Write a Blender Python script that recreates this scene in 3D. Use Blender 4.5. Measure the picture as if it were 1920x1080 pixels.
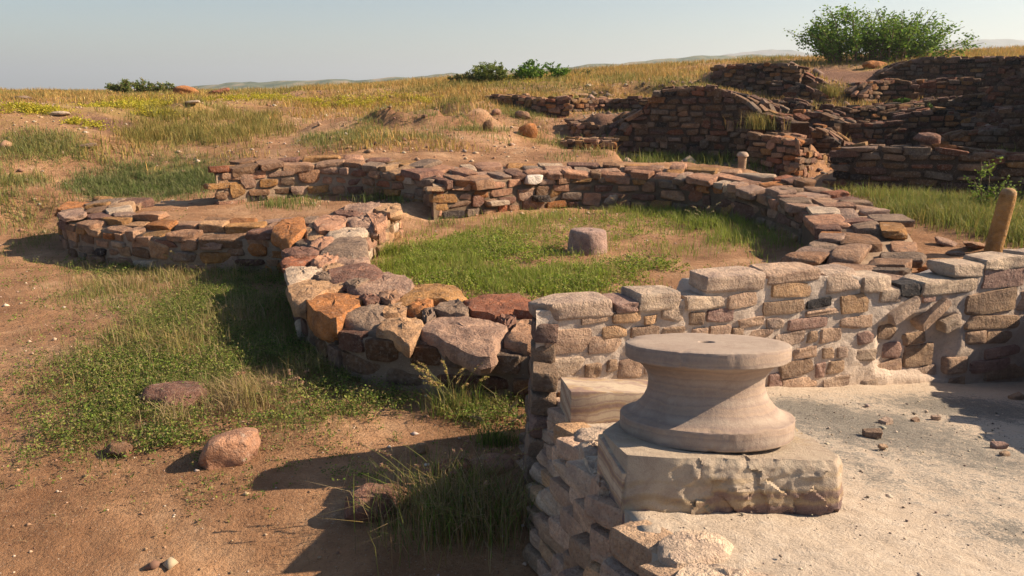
import bpy, math, random
import numpy as np
from mathutils import Vector, Matrix

random.seed(7)
RNG = np.random.default_rng(11)
R = math.radians
scene = bpy.context.scene
for o in list(bpy.data.objects):
    bpy.data.objects.remove(o)

# ------------------------------------------------------------------ camera, sky, sun, exposure
F = 1500.0
PITCH = math.atan(375 / F)
CZ = 2.2
cam_data = bpy.data.cameras.new('camera')
cam = bpy.data.objects.new('camera', cam_data)
scene.collection.objects.link(cam)
cam_data.sensor_width = 36
cam_data.lens = 36 * F / 1920
cam_data.clip_start = 0.05
cam_data.clip_end = 20000
cam.location = (0, 0, CZ)
cam.rotation_euler = (math.pi / 2 - PITCH, 0, 0)
scene.camera = cam

SUN_AZ, SUN_EL = R(84), R(32)
world = bpy.data.worlds.new('World')
scene.world = world
world.use_nodes = True
wn = world.node_tree.nodes
wl = world.node_tree.links
wn.clear()
w_out = wn.new('ShaderNodeOutputWorld')
w_bg = wn.new('ShaderNodeBackground')
w_sky = wn.new('ShaderNodeTexSky')
w_sky.sky_type = 'NISHITA'
w_sky.sun_disc = False
w_sky.sun_elevation = SUN_EL
w_sky.sun_rotation = SUN_AZ
w_sky.air_density = 1.0
w_sky.dust_density = 0.9
w_sky.ozone_density = 1.6
w_bg.inputs['Strength'].default_value = 0.058
wl.new(w_sky.outputs[0], w_bg.inputs[0])
wl.new(w_bg.outputs[0], w_out.inputs[0])

sun_data = bpy.data.lights.new('sun', 'SUN')
sun_data.energy = 5.0
sun_data.angle = R(0.5)
sun_data.color = (1.0, 0.80, 0.58)
sun = bpy.data.objects.new('sun', sun_data)
scene.collection.objects.link(sun)
sun_dir = Vector((math.sin(SUN_AZ) * math.cos(SUN_EL), math.cos(SUN_AZ) * math.cos(SUN_EL), math.sin(SUN_EL)))
sun.rotation_euler = sun_dir.to_track_quat('Z', 'Y').to_euler()
sun.location = (20, 5, 20)

scene.view_settings.view_transform = 'Standard'
scene.view_settings.look = 'None'
scene.view_settings.gamma = 1
scene.view_settings.exposure = 1.1
scene.view_settings.use_curve_mapping = False
scene.cycles.max_bounces = 6
scene.cycles.volume_bounces = 0

# ------------------------------------------------------------------ maths helpers
SP, CP = math.sin(PITCH), math.cos(PITCH)


def ray(px, py):
    u, v = (px - 960) / F, (py - 540) / F
    return np.array([u, CP - v * SP, -SP - v * CP])   # x right, y forward, z up


def WZ(px, py, z):
    d = ray(px, py)
    t = (z - CZ) / d[2]
    return np.array([d[0] * t, d[1] * t, z])


def WY(px, py, Y):
    d = ray(px, py)
    t = Y / d[1]
    return np.array([d[0] * t, Y, CZ + d[2] * t])


def hash2(ix, iy, seed):
    n = (ix.astype(np.int64) * 374761393 + iy.astype(np.int64) * 668265263 + seed * 1442695041) & 0x7fffffff
    n = ((n ^ (n >> 13)) * 1274126177) & 0x7fffffff
    return ((n ^ (n >> 16)) & 0xffff) / 65535.0


def vnoise(x, y, seed=0):
    x = np.asarray(x, float); y = np.asarray(y, float)
    ix, iy = np.floor(x), np.floor(y)
    fx, fy = x - ix, y - iy
    fx, fy = fx * fx * (3 - 2 * fx), fy * fy * (3 - 2 * fy)
    a = hash2(ix, iy, seed); b = hash2(ix + 1, iy, seed)
    c = hash2(ix, iy + 1, seed); d = hash2(ix + 1, iy + 1, seed)
    return (a * (1 - fx) + b * fx) * (1 - fy) + (c * (1 - fx) + d * fx) * fy - 0.5


def fbm(x, y, seed=0, oct=4):
    s, a, f = 0, 1.0, 1.0
    for k in range(oct):
        s = s + a * vnoise(np.asarray(x) * f + 17.3 * k, np.asarray(y) * f - 9.1 * k, seed + k)
        a *= 0.5; f *= 2.03
    return s


def sstep(a, b, x):
    t = np.clip((x - a) / (b - a), 0, 1)
    return t * t * (3 - 2 * t)


def poly_sd(X, Y, poly):
    """signed distance to polygon (negative inside)"""
    X = np.asarray(X, float); Y = np.asarray(Y, float)
    d = np.full(X.shape, 1e9); inside = np.zeros(X.shape, bool)
    n = len(poly)
    for i in range(n):
        ax, ay = poly[i]; bx, by = poly[(i + 1) % n]
        ex, ey = bx - ax, by - ay
        t = np.clip(((X - ax) * ex + (Y - ay) * ey) / (ex * ex + ey * ey + 1e-12), 0, 1)
        d = np.minimum(d, np.hypot(X - ax - t * ex, Y - ay - t * ey))
        if abs(ey) > 1e-9:
            c = ((ay > Y) != (by > Y)) & (X < (bx - ax) * (Y - ay) / ey + ax)
            inside ^= c
    return np.where(inside, -d, d)


def catmull(P, n):
    P = np.asarray(P, float)
    Q = np.vstack([2 * P[0] - P[1], P, 2 * P[-1] - P[-2]])
    m = len(P) - 1
    out = []
    for t in np.linspace(0, m, n):
        i = min(int(t), m - 1); u = t - i
        p0, p1, p2, p3 = Q[i], Q[i + 1], Q[i + 2], Q[i + 3]
        out.append(0.5 * (2 * p1 + (p2 - p0) * u + (2 * p0 - 5 * p1 + 4 * p2 - p3) * u * u + (3 * p1 - p0 - 3 * p2 + p3) * u ** 3))
    return np.array(out)


# ------------------------------------------------------------------ the plan of the ruins (edges of wall tops)
# circular wall: (inner edge px,py) (outer edge px,py) z_inner z_outer
ring_spec = [
    ((752, 382), (645, 376), .52, .50), ((722, 405), (600, 398), .48, .45), ((690, 432), (560, 430), .41, .38),
    ((692, 474), (532, 478), .31, .28), ((762, 522), (540, 545), .25, .20), ((868, 550), (628, 615), .21, .17),
    ((1000, 560), (800, 648), .20, .15), ((1130, 562), (1000, 662), .20, .14), ((1290, 545), (1330, 655), .22, .16),
    ((1410, 515), (1590, 590), .28, .25), ((1488, 482), (1700, 505), .36, .40), ((1540, 440), (1716, 436), .44, .50),
    ((1515, 398), (1640, 378), .52, .58), ((1430, 358), (1535, 342), .58, .68), ((1300, 335), (1395, 318), .62, .75),
    ((1150, 324), (1190, 306), .64, .78), ((1000, 326), (1010, 303), .66, .80), ((905, 333), (890, 306), .67, .78), ((812, 340), (806, 312), .67, .74)]
ring_in = catmull([WZ(a[0], a[1], za) for a, b, za, zb in ring_spec], 181)
ring_out = catmull([WZ(b[0], b[1], zb) for a, b, za, zb in ring_spec], 181)
_k = np.interp(np.linspace(0, 1, 181), [.08, .16, .44, .5], [0, .07, .07, 0])[:, None]
ring_out = ring_out + (ring_in - ring_out) * _k * (1, 1, 0)
ring_poly = [(p[0], p[1]) for p in ring_in[::5]]

dee_spec = [  # outer, inner
    ((545, 440), (600, 402), .22, .33), ((430, 440), (480, 403), .20, .31), ((320, 438), (385, 405), .20, .30),
    ((220, 428), (300, 403), .20, .30), ((140, 414), (262, 397), .22, .31), ((108, 392), (250, 385), .27, .34),
    ((140, 372), (262, 374), .33, .37), ((245, 361), (280, 368), .36, .38)]
dee_out = catmull([WZ(a[0], a[1], za) for a, b, za, zb in dee_spec], 80)
dee_in = catmull([WZ(b[0], b[1], zb) for a, b, za, zb in dee_spec], 80)

bl_spec = [  # back-left wall: front edge, rear edge
    ((404, 318), (404, 309), .82, .86), ((480, 312), (490, 296), .84, .92), ((600, 305), (620, 289), .86, .97),
    ((710, 313), (735, 291), .80, .93), ((810, 330), (835, 303), .72, .84)]
bl_front = catmull([WZ(a[0], a[1], za) for a, b, za, zb in bl_spec], 60)
bl_rear = catmull([WZ(b[0], b[1], zb) for a, b, za, zb in bl_spec], 60)

dee_floor = [tuple(p[:2]) for p in dee_in[::8]] + [(-6.3, 14.4), (-5.4, 14.9)] + [tuple(p[:2]) for p in bl_front[::6]] + [tuple(ring_out[0][:2]), tuple(ring_out[10][:2])]
pit_poly = [(2.6, 17.0), (3.8, 16.9), (4.6, 16.3), (5.4, 15.4), (6.2, 14.6), (11, 14.9), (18, 14.9), (19, 20), (15.5, 25), (10.5, 24), (9.5, 22), (7, 20.5), (5.5, 21.5), (3.0, 22)]

ctrl = []
for X, Y, z in [(-8, 0, -.3), (-3, 0, -.35), (0, 0, -.35), (3, 0, -.3), (8, 0, -.1), (-7, 4, -.32), (-3, 4, -.34), (0, 4, -.36), (3, 4, -.3), (7, 4, .0), (-4, 7, -.3), (-7, 7.5, -.3),
                (-1, 6, -.33), (2, 6, -.25), (5, 6.5, .1), (-3.2, 9.5, -.28), (-5, 10.8, -.28), (-8, 11, -.25), (-7.5, 13, 0), (6, 8, .25), (10, 8, .3), (15, 8, .5), (-15, 8, -.2), (-15, 2, -.3),
                (20, 2, .3), (-20, 14, .3), (6.8, 12, .4), (10, 13, .45), (20, 13, .8)]:
    ctrl.append((X, Y, z))
for px, py, z in [(0, 330, .5), (110, 335, .4), (100, 250, 1.2), (0, 250, 1.2), (-200, 250, 1.2), (0, 200, 1.75), (130, 200, 1.7), (300, 300, .62), (300, 250, 1.1), (450, 290, .75), (400, 200, 1.65),
                  (330, 345, .25), (600, 284, .85), (750, 286, .85), (600, 250, 1.1), (800, 250, 1.15), (1000, 268, .95), (1000, 235, 1.2), (900, 200, 1.6), (700, 200, 1.6), (1050, 290, .82), (-300, 330, .6)]:
    p = WZ(px, py, z); ctrl.append((p[0], p[1], z))
for px, py, Y in [(100, 173, 34), (0, 172, 34), (-300, 170, 34), (300, 168, 34), (450, 166, 36), (600, 160, 34), (700, 155, 34), (800, 148, 34), (900, 143, 34), (1060, 136, 35), (1200, 121, 35), (1300, 114, 36),
                  (1480, 106, 36), (1650, 104, 35), (1800, 103, 34), (1920, 98, 32), (2150, 90, 32), (1250, 150, 29), (1330, 160, 26), (1560, 150, 29), (1600, 125, 32), (1000, 160, 30), (700, 172, 29), (2100, 200, 22)]:
    p = WY(px, py + (9 if Y > 31 else 3), Y); ctrl.append((p[0], p[1], p[2]))
ctrl = np.array(ctrl)
_n = len(ctrl)


def _tps(r):
    return r * r * np.log(r + 1e-9)


_K = _tps(np.hypot(ctrl[:, 0][:, None] - ctrl[:, 0][None], ctrl[:, 1][:, None] - ctrl[:, 1][None])) + np.eye(_n) * 0.6
_P = np.c_[np.ones(_n), ctrl[:, :2]]
_A = np.block([[_K, _P], [_P.T, np.zeros((3, 3))]])
_S = np.linalg.solve(_A, np.r_[ctrl[:, 2], 0, 0, 0])


def H(X, Y, detail=True):
    X = np.atleast_1d(np.asarray(X, float)); Y = np.atleast_1d(np.asarray(Y, float))
    sh = X.shape
    x = np.clip(X.ravel(), -26, 26); y = np.clip(Y.ravel(), -2, 38)
    z = np.full(x.shape, _S[_n]) + _S[_n + 1] * x + _S[_n + 2] * y
    for i in range(_n):
        z = z + _S[i] * _tps(np.hypot(x - ctrl[i, 0], y - ctrl[i, 1]))
    z = np.clip(z, -.5, 4.6).reshape(sh)
    if detail:
        far = sstep(14, 26, Y)
        z = z + fbm(X * .9, Y * .9, 3) * (.05 + .07 * far) + fbm(X * 4.5, Y * 4.5, 8, 3) * (.022 + .02 * far)
        near = 1 - sstep(12, 20, Y)
        z = z + near * (np.abs(fbm(X * 1.7 + 3, Y * 1.7, 44, 3)) * -.05 + fbm(X * 11, Y * 11, 45, 3) * .012)
    w = 1 - sstep(.0, .8, poly_sd(X, Y, ring_poly))
    z = z * (1 - w) + w * (0.0 + fbm(X * 2, Y * 2, 21) * .05)
    w = 1 - sstep(.0, .35, poly_sd(X, Y, dee_floor))
    z = z * (1 - w) + w * (0.21 + fbm(X * 2, Y * 2, 22) * .05)
    w = 1 - sstep(-.1, .5, poly_sd(X, Y, pit_poly))
    z = z * (1 - w) + w * (0.38 + fbm(X, Y, 23) * .12)
    if len(CARVE):
        CA = np.array(CARVE); zx = z.ravel(); fx, fy = X.ravel(), Y.ravel()
        sel = np.where((fy > CA[:, 1].min() - 2) & (fy < CA[:, 1].max() + 2) & (fx > CA[:, 0].min() - 2) & (fx < CA[:, 0].max() + 2))[0]
        if len(sel):
            num = np.zeros(len(sel)); den = np.full(len(sel), .06)
            for a_, b2, v_, r_ in CARVE:
                w_ = np.exp(-((fx[sel] - a_) ** 2 + (fy[sel] - b2) ** 2) / (r_ * r_)); num += w_ * v_; den += w_
            num += .06 * zx[sel]; zx = zx.copy(); zx[sel] = num / den; z = zx.reshape(z.shape)
    w = 1 - sstep(-.05, .3, poly_sd(X, Y, [(.35, -2), (.35, 4.85), (3.2, 5.75), (4.6, 6.3), (6.3, 6.3), (6.3, -2)]))
    z = z * (1 - w) + w * np.minimum(z, -.45)
    t = sstep(37, 110, Y) + sstep(30, 90, np.abs(X)) * (1 - sstep(37, 110, Y))
    z = z * (1 - t) + t * (-15 + fbm(X * .01, Y * .01, 40) * 5)
    # eroded dirt hummocks on the slope
    for hx, hy, rx, ry, hh in HUMPS:
        q = ((X - hx) / rx) ** 2 + ((Y - hy) / ry) ** 2
        z = z + hh * np.exp(-q ** 3) * (1 + .9 * fbm(X * 2.4, Y * 2.4, 55, 4))
    return z


CARVE = []
for P_, O_, v_, rng in ((ring_out, ring_in, -.33, range(14, 84, 4)), (dee_out, dee_in, -.38, range(0, 66, 4))):
    for i in rng:
        w_ = P_[i, :2] - O_[i, :2]; w_ /= np.linalg.norm(w_)
        for q_, r_ in ((.12, .35), (.6, .5), (1.2, .6)): CARVE.append((P_[i, 0] + w_[0] * q_, P_[i, 1] + w_[1] * q_, v_ + (.05 if q_ > 1 else 0), r_))
HUMPS = []
for px, py, z, rx, ry, hh in [(800, 243, 1.15, 1.2, .7, .36), (655, 243, 1.15, 1.1, .65, .30), (892, 242, 1.1, .65, .6, .32), (350, 185, 1.9, .6, .5, .25)]:
    p = WZ(px, py, z); HUMPS.append((p[0], p[1], rx, ry, hh))


def ground(px, py, Ymax=60):
    d = ray(px, py)
    Ys = np.concatenate([np.arange(1.5, 20, .08), np.arange(20, Ymax, .2)])
    X = d[0] / d[1] * Ys; Z = CZ + d[2] / d[1] * Ys
    h = H(X, Ys)
    k = np.where(Z <= h)[0]
    i = k[0] if len(k) else len(Ys) - 1
    return np.array([X[i], Ys[i], h[i]])


# ------------------------------------------------------------------ materials
KA = .76


def sc(c, k=None):
    return tuple(v * (k or KA) for v in c)


def newmat(name):
    m = bpy.data.materials.new(name); m.use_nodes = True
    nt = m.node_tree; nt.nodes.clear()
    out = nt.nodes.new('ShaderNodeOutputMaterial'); b = nt.nodes.new('ShaderNodeBsdfPrincipled')
    nt.links.new(b.outputs[0], out.inputs[0])
    b.inputs['Roughness'].default_value = .92
    b.inputs['Specular IOR Level'].default_value = .2
    return m, nt, b


class NB:
    def __init__(s, nt): s.nt = nt
    def n(s, t, **k):
        x = s.nt.nodes.new(t)
        for a, v in k.items(): setattr(x, a, v)
        return x
    def link(s, a, b): s.nt.links.new(a, b)
    def noise(s, vec, scale, detail=4, rough=.6, dist=0.):
        x = s.n('ShaderNodeTexNoise'); x.inputs['Scale'].default_value = scale; x.inputs['Detail'].default_value = detail
        x.inputs['Roughness'].default_value = rough; x.inputs['Distortion'].default_value = dist
        s.link(vec, x.inputs['Vector']); return x.outputs['Fac']
    def ramp(s, fac, stops):
        x = s.n('ShaderNodeValToRGB'); cr = x.color_ramp
        while len(cr.elements) > 1: cr.elements.remove(cr.elements[-1])
        cr.elements[0].position = stops[0][0]; cr.elements[0].color = (*stops[0][1], 1) if len(stops[0][1]) == 3 else stops[0][1]
        for p, c in stops[1:]:
            e = cr.elements.new(p); e.color = (*c, 1)
        s.link(fac, x.inputs[0]); return x.outputs[0]
    def mix(s, fac, a, b, mode='MIX'):
        x = s.n('ShaderNodeMix', data_type='RGBA', blend_type=mode)
        for v, i in ((fac, 0), (a, 6), (b, 7)):
            if isinstance(v, (int, float)): x.inputs[i].default_value = v
            elif isinstance(v, tuple): x.inputs[i].default_value = (*v, 1)
            else: s.link(v, x.inputs[i])
        return x.outputs[2]
    def math(s, op, a, b=None):
        x = s.n('ShaderNodeMath', operation=op)
        for v, i in ((a, 0), (b, 1)):
            if v is None: continue
            if isinstance(v, (int, float)): x.inputs[i].default_value = v
            else: s.link(v, x.inputs[i])
        return x.outputs[0]
    def bump(s, h, strength, dist, normal=None):
        x = s.n('ShaderNodeBump'); x.inputs['Strength'].default_value = strength; x.inputs['Distance'].default_value = dist
        s.link(h, x.inputs['Height'])
        if normal is not None: s.link(normal, x.inputs['Normal'])
        return x.outputs[0]


def g(v): return (v, v, v)


def stone_material(name, lichen=.5, dark=.5, fine=60., strata=0.):
    m, nt, b = newmat(name); q = NB(nt)
    geo = q.n('ShaderNodeNewGeometry'); oi = q.n('ShaderNodeObjectInfo')
    off = q.n('ShaderNodeCombineXYZ')
    r50 = q.math('MULTIPLY', oi.outputs['Random'], 50.)
    for i in range(3): q.link(r50, off.inputs[i])
    add = q.n('ShaderNodeVectorMath', operation='ADD')
    q.link(geo.outputs['Position'], add.inputs[0]); q.link(off.outputs[0], add.inputs[1])
    v = add.outputs[0]
    n1 = q.noise(v, 5., 5, .65, .6); n2 = q.noise(v, 22., 5, .7); n3 = q.noise(v, fine, 3, .7)
    base = oi.outputs['Color']
    c = q.mix(q.ramp(n1, [(.3, g(0)), (.7, g(1))]), q.mix(1., base, (.48, .44, .45), 'MULTIPLY'), q.mix(1., base, (1.32, 1.22, 1.08), 'MULTIPLY'))
    c = q.mix(q.math('MULTIPLY', q.ramp(n2, [(.50, g(0)), (.66, g(1))]), .55), c, q.mix(.5, base, (.38, .30, .24)))
    c = q.mix(q.math('MULTIPLY', q.ramp(q.noise(v, 13., 6, .75, 1.), [(.60, g(0)), (.68, g(1))]), lichen), c, (.45, .40, .33))
    c = q.mix(q.math('MULTIPLY', q.ramp(q.noise(v, 9., 6, .75, .5), [(.30, g(1)), (.42, g(0))]), dark), c, (.06, .05, .05))
    if strata:
        w = q.n('ShaderNodeTexWave', wave_type='BANDS', bands_direction='Z'); w.inputs['Scale'].default_value = 9.
        w.inputs['Distortion'].default_value = 7.; w.inputs['Detail'].default_value = 4; w.inputs['Detail Scale'].default_value = .6
        q.link(v, w.inputs['Vector'])
        c = q.mix(q.math('MULTIPLY', w.outputs['Fac'], strata), c, q.mix(1., base, (.62, .50, .50), 'MULTIPLY'))
    c = q.mix(q.math('MULTIPLY', q.ramp(n3, [(.36, g(1)), (.48, g(0))]), .45), c, q.mix(1., base, (.35, .30, .28), 'MULTIPLY'))
    q.link(c, b.inputs['Base Color'])
    hh = q.math('ADD', q.math('ADD', q.math('MULTIPLY', n2, .9), q.math('MULTIPLY', n3, .4)), q.math('MULTIPLY', q.noise(v, 8., 3, .6), 1.2))
    q.link(q.bump(hh, 1., .035), b.inputs['Normal'])
    return m


M_STONE = stone_material('weathered_stone')
M_PALE = stone_material('pale_sandstone', lichen=.22, dark=.12, fine=90., strata=.25)


def soil_material(name, c1, c2, c3, speck=(.16, .10, .07), bumpd=.08, patch=None):
    c1, c2, c3, speck = sc(c1, .8), sc(c2, .86), sc(c3, .92), sc(speck)
    if patch: patch = [(sc(a_, .85), sc(b2, .85)) for a_, b2 in patch]
    m, nt, b = newmat(name); q = NB(nt)
    geo = q.n('ShaderNodeNewGeometry'); v = geo.outputs['Position']
    n1 = q.noise(v, .9, 6, .65, .4); n2 = q.noise(v, 7., 6, .7, .3); n3 = q.noise(v, 45., 5, .75)
    c = q.ramp(n1, [(.34, c1), (.52, c2), (.68, c3)])
    c = q.mix(q.math('MULTIPLY', q.ramp(n2, [(.42, g(0)), (.66, g(1))]), .5), c, c1)
    c = q.mix(.75, c, q.mix(1., c, q.ramp(q.noise(v, .55, 5, .7, 1.2), [(.32, (.62, .58, .56)), (.5, (.95, .95, .95)), (.64, (1.3, 1.28, 1.25))]), 'MULTIPLY'))
    c = q.mix(q.math('MULTIPLY', q.ramp(q.noise(v, 3.2, 7, .8, .8), [(.50, g(0)), (.60, g(1))]), .35), c, c1)
    c = q.mix(q.math('MULTIPLY', q.ramp(n3, [(.56, g(0)), (.68, g(1))]), .6), c, speck)
    c = q.mix(q.math('MULTIPLY', q.ramp(q.noise(v, 70., 2, .5), [(.64, g(0)), (.70, g(1))]), .5), c, (.47, .38, .29))
    if patch:
        at = q.n('ShaderNodeAttribute'); at.attribute_name = 'cover'
        sep = q.n('ShaderNodeSeparateColor'); q.link(at.outputs['Color'], sep.inputs[0])
        edge = q.math('ADD', q.math('MULTIPLY', q.math('SUBTRACT', q.noise(v, 2.6, 6, .75), .5), 1.4), q.math('MULTIPLY', q.math('SUBTRACT', n3, .5), .8))
        for ch, colr in enumerate(patch):
            f = q.ramp(q.math('ADD', sep.outputs[ch], edge), [(.42, g(0)), (.72, g(1))])
            cc = q.mix(q.ramp(n3, [(.4, g(0)), (.62, g(1))]), colr[0], colr[1])
            c = q.mix(f, c, cc)
    q.link(c, b.inputs['Base Color'])
    b.inputs['Roughness'].default_value = 1.
    hh = q.math('ADD', q.math('ADD', q.math('MULTIPLY', n2, 1.2), q.math('MULTIPLY', n3, .5)), q.math('MULTIPLY', q.noise(v, 160., 3, .7), .12))
    q.link(q.bump(hh, .85, bumpd), b.inputs['Normal'])
    return m


M_SOIL = soil_material('sandy_soil', (.34, .175, .09), (.50, .285, .155), (.57, .37, .225), patch=[((.10, .105, .03), (.20, .19, .06)), ((.34, .22, .075), (.50, .34, .13)), ((.17, .09, .06), (.30, .17, .115))])
M_CORE = soil_material('wall_earth_core', (.07, .045, .032), (.11, .07, .05), (.15, .10, .075), bumpd=.03)
M_CORE_MID = soil_material('reddish_wall_earth', (.17, .115, .085), (.24, .165, .12), (.30, .215, .16), bumpd=.03)
M_CORE_PALE = soil_material('mud_mortar', (.27, .19, .13), (.36, .26, .18), (.42, .31, .22), speck=(.18, .12, .09), bumpd=.03)
M_MORTAR = soil_material('lime_mortar', (.62, .50, .41), (.67, .56, .47), (.70, .60, .51), speck=(.40, .31, .24), bumpd=.03)


def leaf_material(name, trans=.35):
    m, nt, b = newmat(name); q = NB(nt)
    at = q.n('ShaderNodeAttribute'); at.attribute_name = 'tint'
    q.link(at.outputs['Color'], b.inputs['Base Color'])
    b.inputs['Roughness'].default_value = .65
    tr = q.n('ShaderNodeBsdfTranslucent'); q.link(at.outputs['Color'], tr.inputs[0])
    mx = q.n('ShaderNodeMixShader'); mx.inputs[0].default_value = trans
    out = [n for n in nt.nodes if n.type == 'OUTPUT_MATERIAL'][0]
    q.link(b.outputs[0], mx.inputs[1]); q.link(tr.outputs[0], mx.inputs[2]); q.link(mx.outputs[0], out.inputs[0])
    return m


M_LEAF = leaf_material('leaf')
M_BARK, _nt, _b = newmat('bark'); _b.inputs['Base Color'].default_value = (.13, .09, .06, 1)


# ------------------------------------------------------------------ object helpers
def link(o, parent=None):
    scene.collection.objects.link(o)
    if parent is not None: o.parent = parent
    return o


def tag(o, label=None, cat=None, group=None, kind=None):
    if label: o['label'] = label
    if cat: o['category'] = cat
    if group: o['group'] = group
    if kind: o['kind'] = kind
    return o


def empty(name, loc, label, cat, group=None):
    o = bpy.data.objects.new(name, None); o.location = loc; link(o)
    o.empty_display_size = .2
    return tag(o, label, cat, group)


def mesh_np(name, V, Fq, mat=None, cols=None, colname='tint', smooth=False, sharp=None):
    """V (n,3); Fq (m,k) with k=3 or 4"""
    me = bpy.data.meshes.new(name)
    V = np.asarray(V, np.float32); Fq = np.asarray(Fq, np.int32)
    k = Fq.shape[1]; m = len(Fq)
    me.vertices.add(len(V)); me.vertices.foreach_set('co', V.ravel())
    me.loops.add(m * k); me.loops.foreach_set('vertex_index', Fq.ravel())
    me.polygons.add(m); me.polygons.foreach_set('loop_start', np.arange(0, m * k, k, dtype=np.int32))
    if cols is not None:
        a = me.color_attributes.new(colname, 'FLOAT_COLOR', 'POINT')
        c = np.ones((len(V), 4), np.float32); c[:, :3] = cols
        a.data.foreach_set('color', c.ravel())
    me.update(calc_edges=True); me.validate()
    if smooth: me.polygons.foreach_set('use_smooth', np.ones(len(me.polygons), bool))
    if sharp: me.set_sharp_from_angle(angle=R(sharp))
    if mat: me.materials.append(mat)
    return me


def obj(name, me, parent=None, loc=None, color=None):
    o = bpy.data.objects.new(name, me); link(o, parent)
    if loc is not None: o.location = loc
    if color is not None: o.color = (*color, 1)
    return o


# ------------------------------------------------------------------ stone shapes
def cube_grid(n):
    idx = {}; V = []; Fc = []
    def vid(p):
        k = tuple(np.round(p, 5))
        if k not in idx: idx[k] = len(V); V.append(p)
        return idx[k]
    ax = [(0, 1, 2), (1, 2, 0), (2, 0, 1)]
    for a, b_, c in ax:
        for s in (-1, 1):
            for i in range(n):
                for j in range(n):
                    q = []
                    for di, dj in ((0, 0), (1, 0), (1, 1), (0, 1)):
                        p = np.zeros(3); p[a] = -1 + 2 * (i + di) / n; p[b_] = -1 + 2 * (j + dj) / n; p[c] = s
                        q.append(vid(p))
                    Fc.append(q if s > 0 else q[::-1])
    return np.array(V), np.array(Fc)


CG = {n: cube_grid(n) for n in (3, 5, 8, 16)}


def stone_mesh(name, n, power, cuts, rough, seed, mat, warp=.11):
    rg = np.random.default_rng(seed)
    V, Fc = CG[n]
    V = V.copy()
    nn = (np.abs(V) ** power).sum(1) ** (1 / power)
    V = V / nn[:, None]
    cw = rg.normal(0, warp, (8, 3)); T_ = (V + 1) / 2
    for c8 in range(8):
        wt = np.prod([T_[:, a] if (c8 >> a) & 1 else 1 - T_[:, a] for a in range(3)], axis=0); V = V + wt[:, None] * cw[c8]
    for k in range(cuts):
        d = rg.normal(size=3); d /= np.linalg.norm(d)
        ext = (V @ d).max(); lim = ext * rg.uniform(.72, .93)
        over = V @ d - lim
        V = V - np.outer(np.clip(over, 0, None) * .9, d)
    for k in range(3):
        w = rg.normal(size=(3, 3)) * (1.6 * 1.8 ** k); ph = rg.uniform(0, 6, 3)
        V = V + rough / (1.6 ** k) * np.sin(V @ w.T + ph)
    V = (V - (V.max(0) + V.min(0)) / 2) / (V.max(0) - V.min(0))
    return mesh_np(name, V, Fc, mat, smooth=True, sharp=38)


def variants(n, count, mat, power=(6, 16), cuts=(2, 6), rough=.035, s0=0, name='stone', warp=.11):
    rg = np.random.default_rng(s0)
    return [stone_mesh(name, n, rg.uniform(*power), rg.integers(*cuts), rough * rg.uniform(.6, 1.4), s0 + i, mat, warp) for i in range(count)]


ST_NEAR = variants(8, 26, M_STONE, s0=100, cuts=(3, 8), rough=.04)
ST_MID = variants(5, 26, M_STONE, s0=200, rough=.05)
ST_FAR = variants(3, 20, M_STONE, s0=300, rough=.05, cuts=(1, 4))
ST_PALE = variants(8, 26, M_PALE, s0=400, power=(9, 22), cuts=(1, 4), warp=.06, rough=.03)

PAL = {'pt': (.41, .275, .20), 'pu': (.24, .145, .125), 'or': (.48, .235, .10), 'oc': (.45, .28, .13), 'gr': (.29, .235, .20), 'bk': (.055, .05, .055), 'wh': (.60, .53, .46),
       'rd': (.33, .15, .10), 'br': (.26, .17, .115), 'li': (.42, .31, .265), 'pk': (.48, .30, .225), 'tn': (.52, .365, .24)}
PAL = {k: (v[0] * .80, v[1] * .745, v[2] * .68) for k, v in PAL.items()}


def shade(c, a, b):
    f = random.uniform(a, b); return tuple(v * f for v in c)


def pick(weights):
    k = random.choices(list(weights), list(weights.values()))[0]
    c = PAL[k]; f = random.uniform(.8, 1.2)
    wv = random.uniform(.94, 1.06); return (min(.75, c[0] * f * wv), min(.75, c[1] * f), min(.75, c[2] * f / wv))


P_RING = dict(pt=4, pu=3, gr=2.5, br=2.5, oc=1.6, li=1.4, pk=2.2, rd=.7, wh=.4, bk=.3, **{'or': 1.}, tn=1)
P_DARK = dict(br=4, pu=3, gr=2, rd=1.4, pt=1.6, oc=.7, bk=.7, li=.3, **{'or': .5})  # dark brown stone, with part of the walls' shade put into the tone
P_LIT = dict(pt=4, br=3, pu=1.5, oc=2, gr=1, pk=2, rd=1, tn=1, **{'or': 1.2})  # lighter counterpart for sunlit walls, sunlight put into the tone


def place(parent, center, xd, yd, dims, color, meshes, tilt=.05, name='stone'):
    x = Vector(xd).normalized(); y = Vector(yd); y = (y - x * y.dot(x)).normalized(); z = x.cross(y)
    rot = Matrix((x, y, z)).transposed().to_4x4()
    e = Matrix.Rotation(random.gauss(0, tilt), 4, 'X') @ Matrix.Rotation(random.gauss(0, tilt), 4, 'Y') @ Matrix.Rotation(random.gauss(0, tilt), 4, 'Z')
    fl = Matrix.Diagonal((random.choice((-1, 1)) * dims[0], random.choice((-1, 1)) * dims[1], dims[2], 1))
    if fl[0][0] * fl[1][1] < 0: fl[0][0] = -fl[0][0]
    M = Matrix.Translation(Vector(center) - (parent.location if parent else Vector((0, 0, 0)))) @ rot @ e @ fl
    o = bpy.data.objects.new(name, random.choice(meshes))
    link(o, parent)
    o.matrix_local = M
    o.color = (*color, 1)
    return o


def resample(P, step):
    P = np.asarray(P); d = np.r_[0, np.cumsum(np.linalg.norm(np.diff(P[:, :2], axis=0), axis=1))]
    return P, d


def interp_curve(P, d, s):
    return np.array([np.interp(s, d, P[:, k]) for k in range(P.shape[1])])


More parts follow.
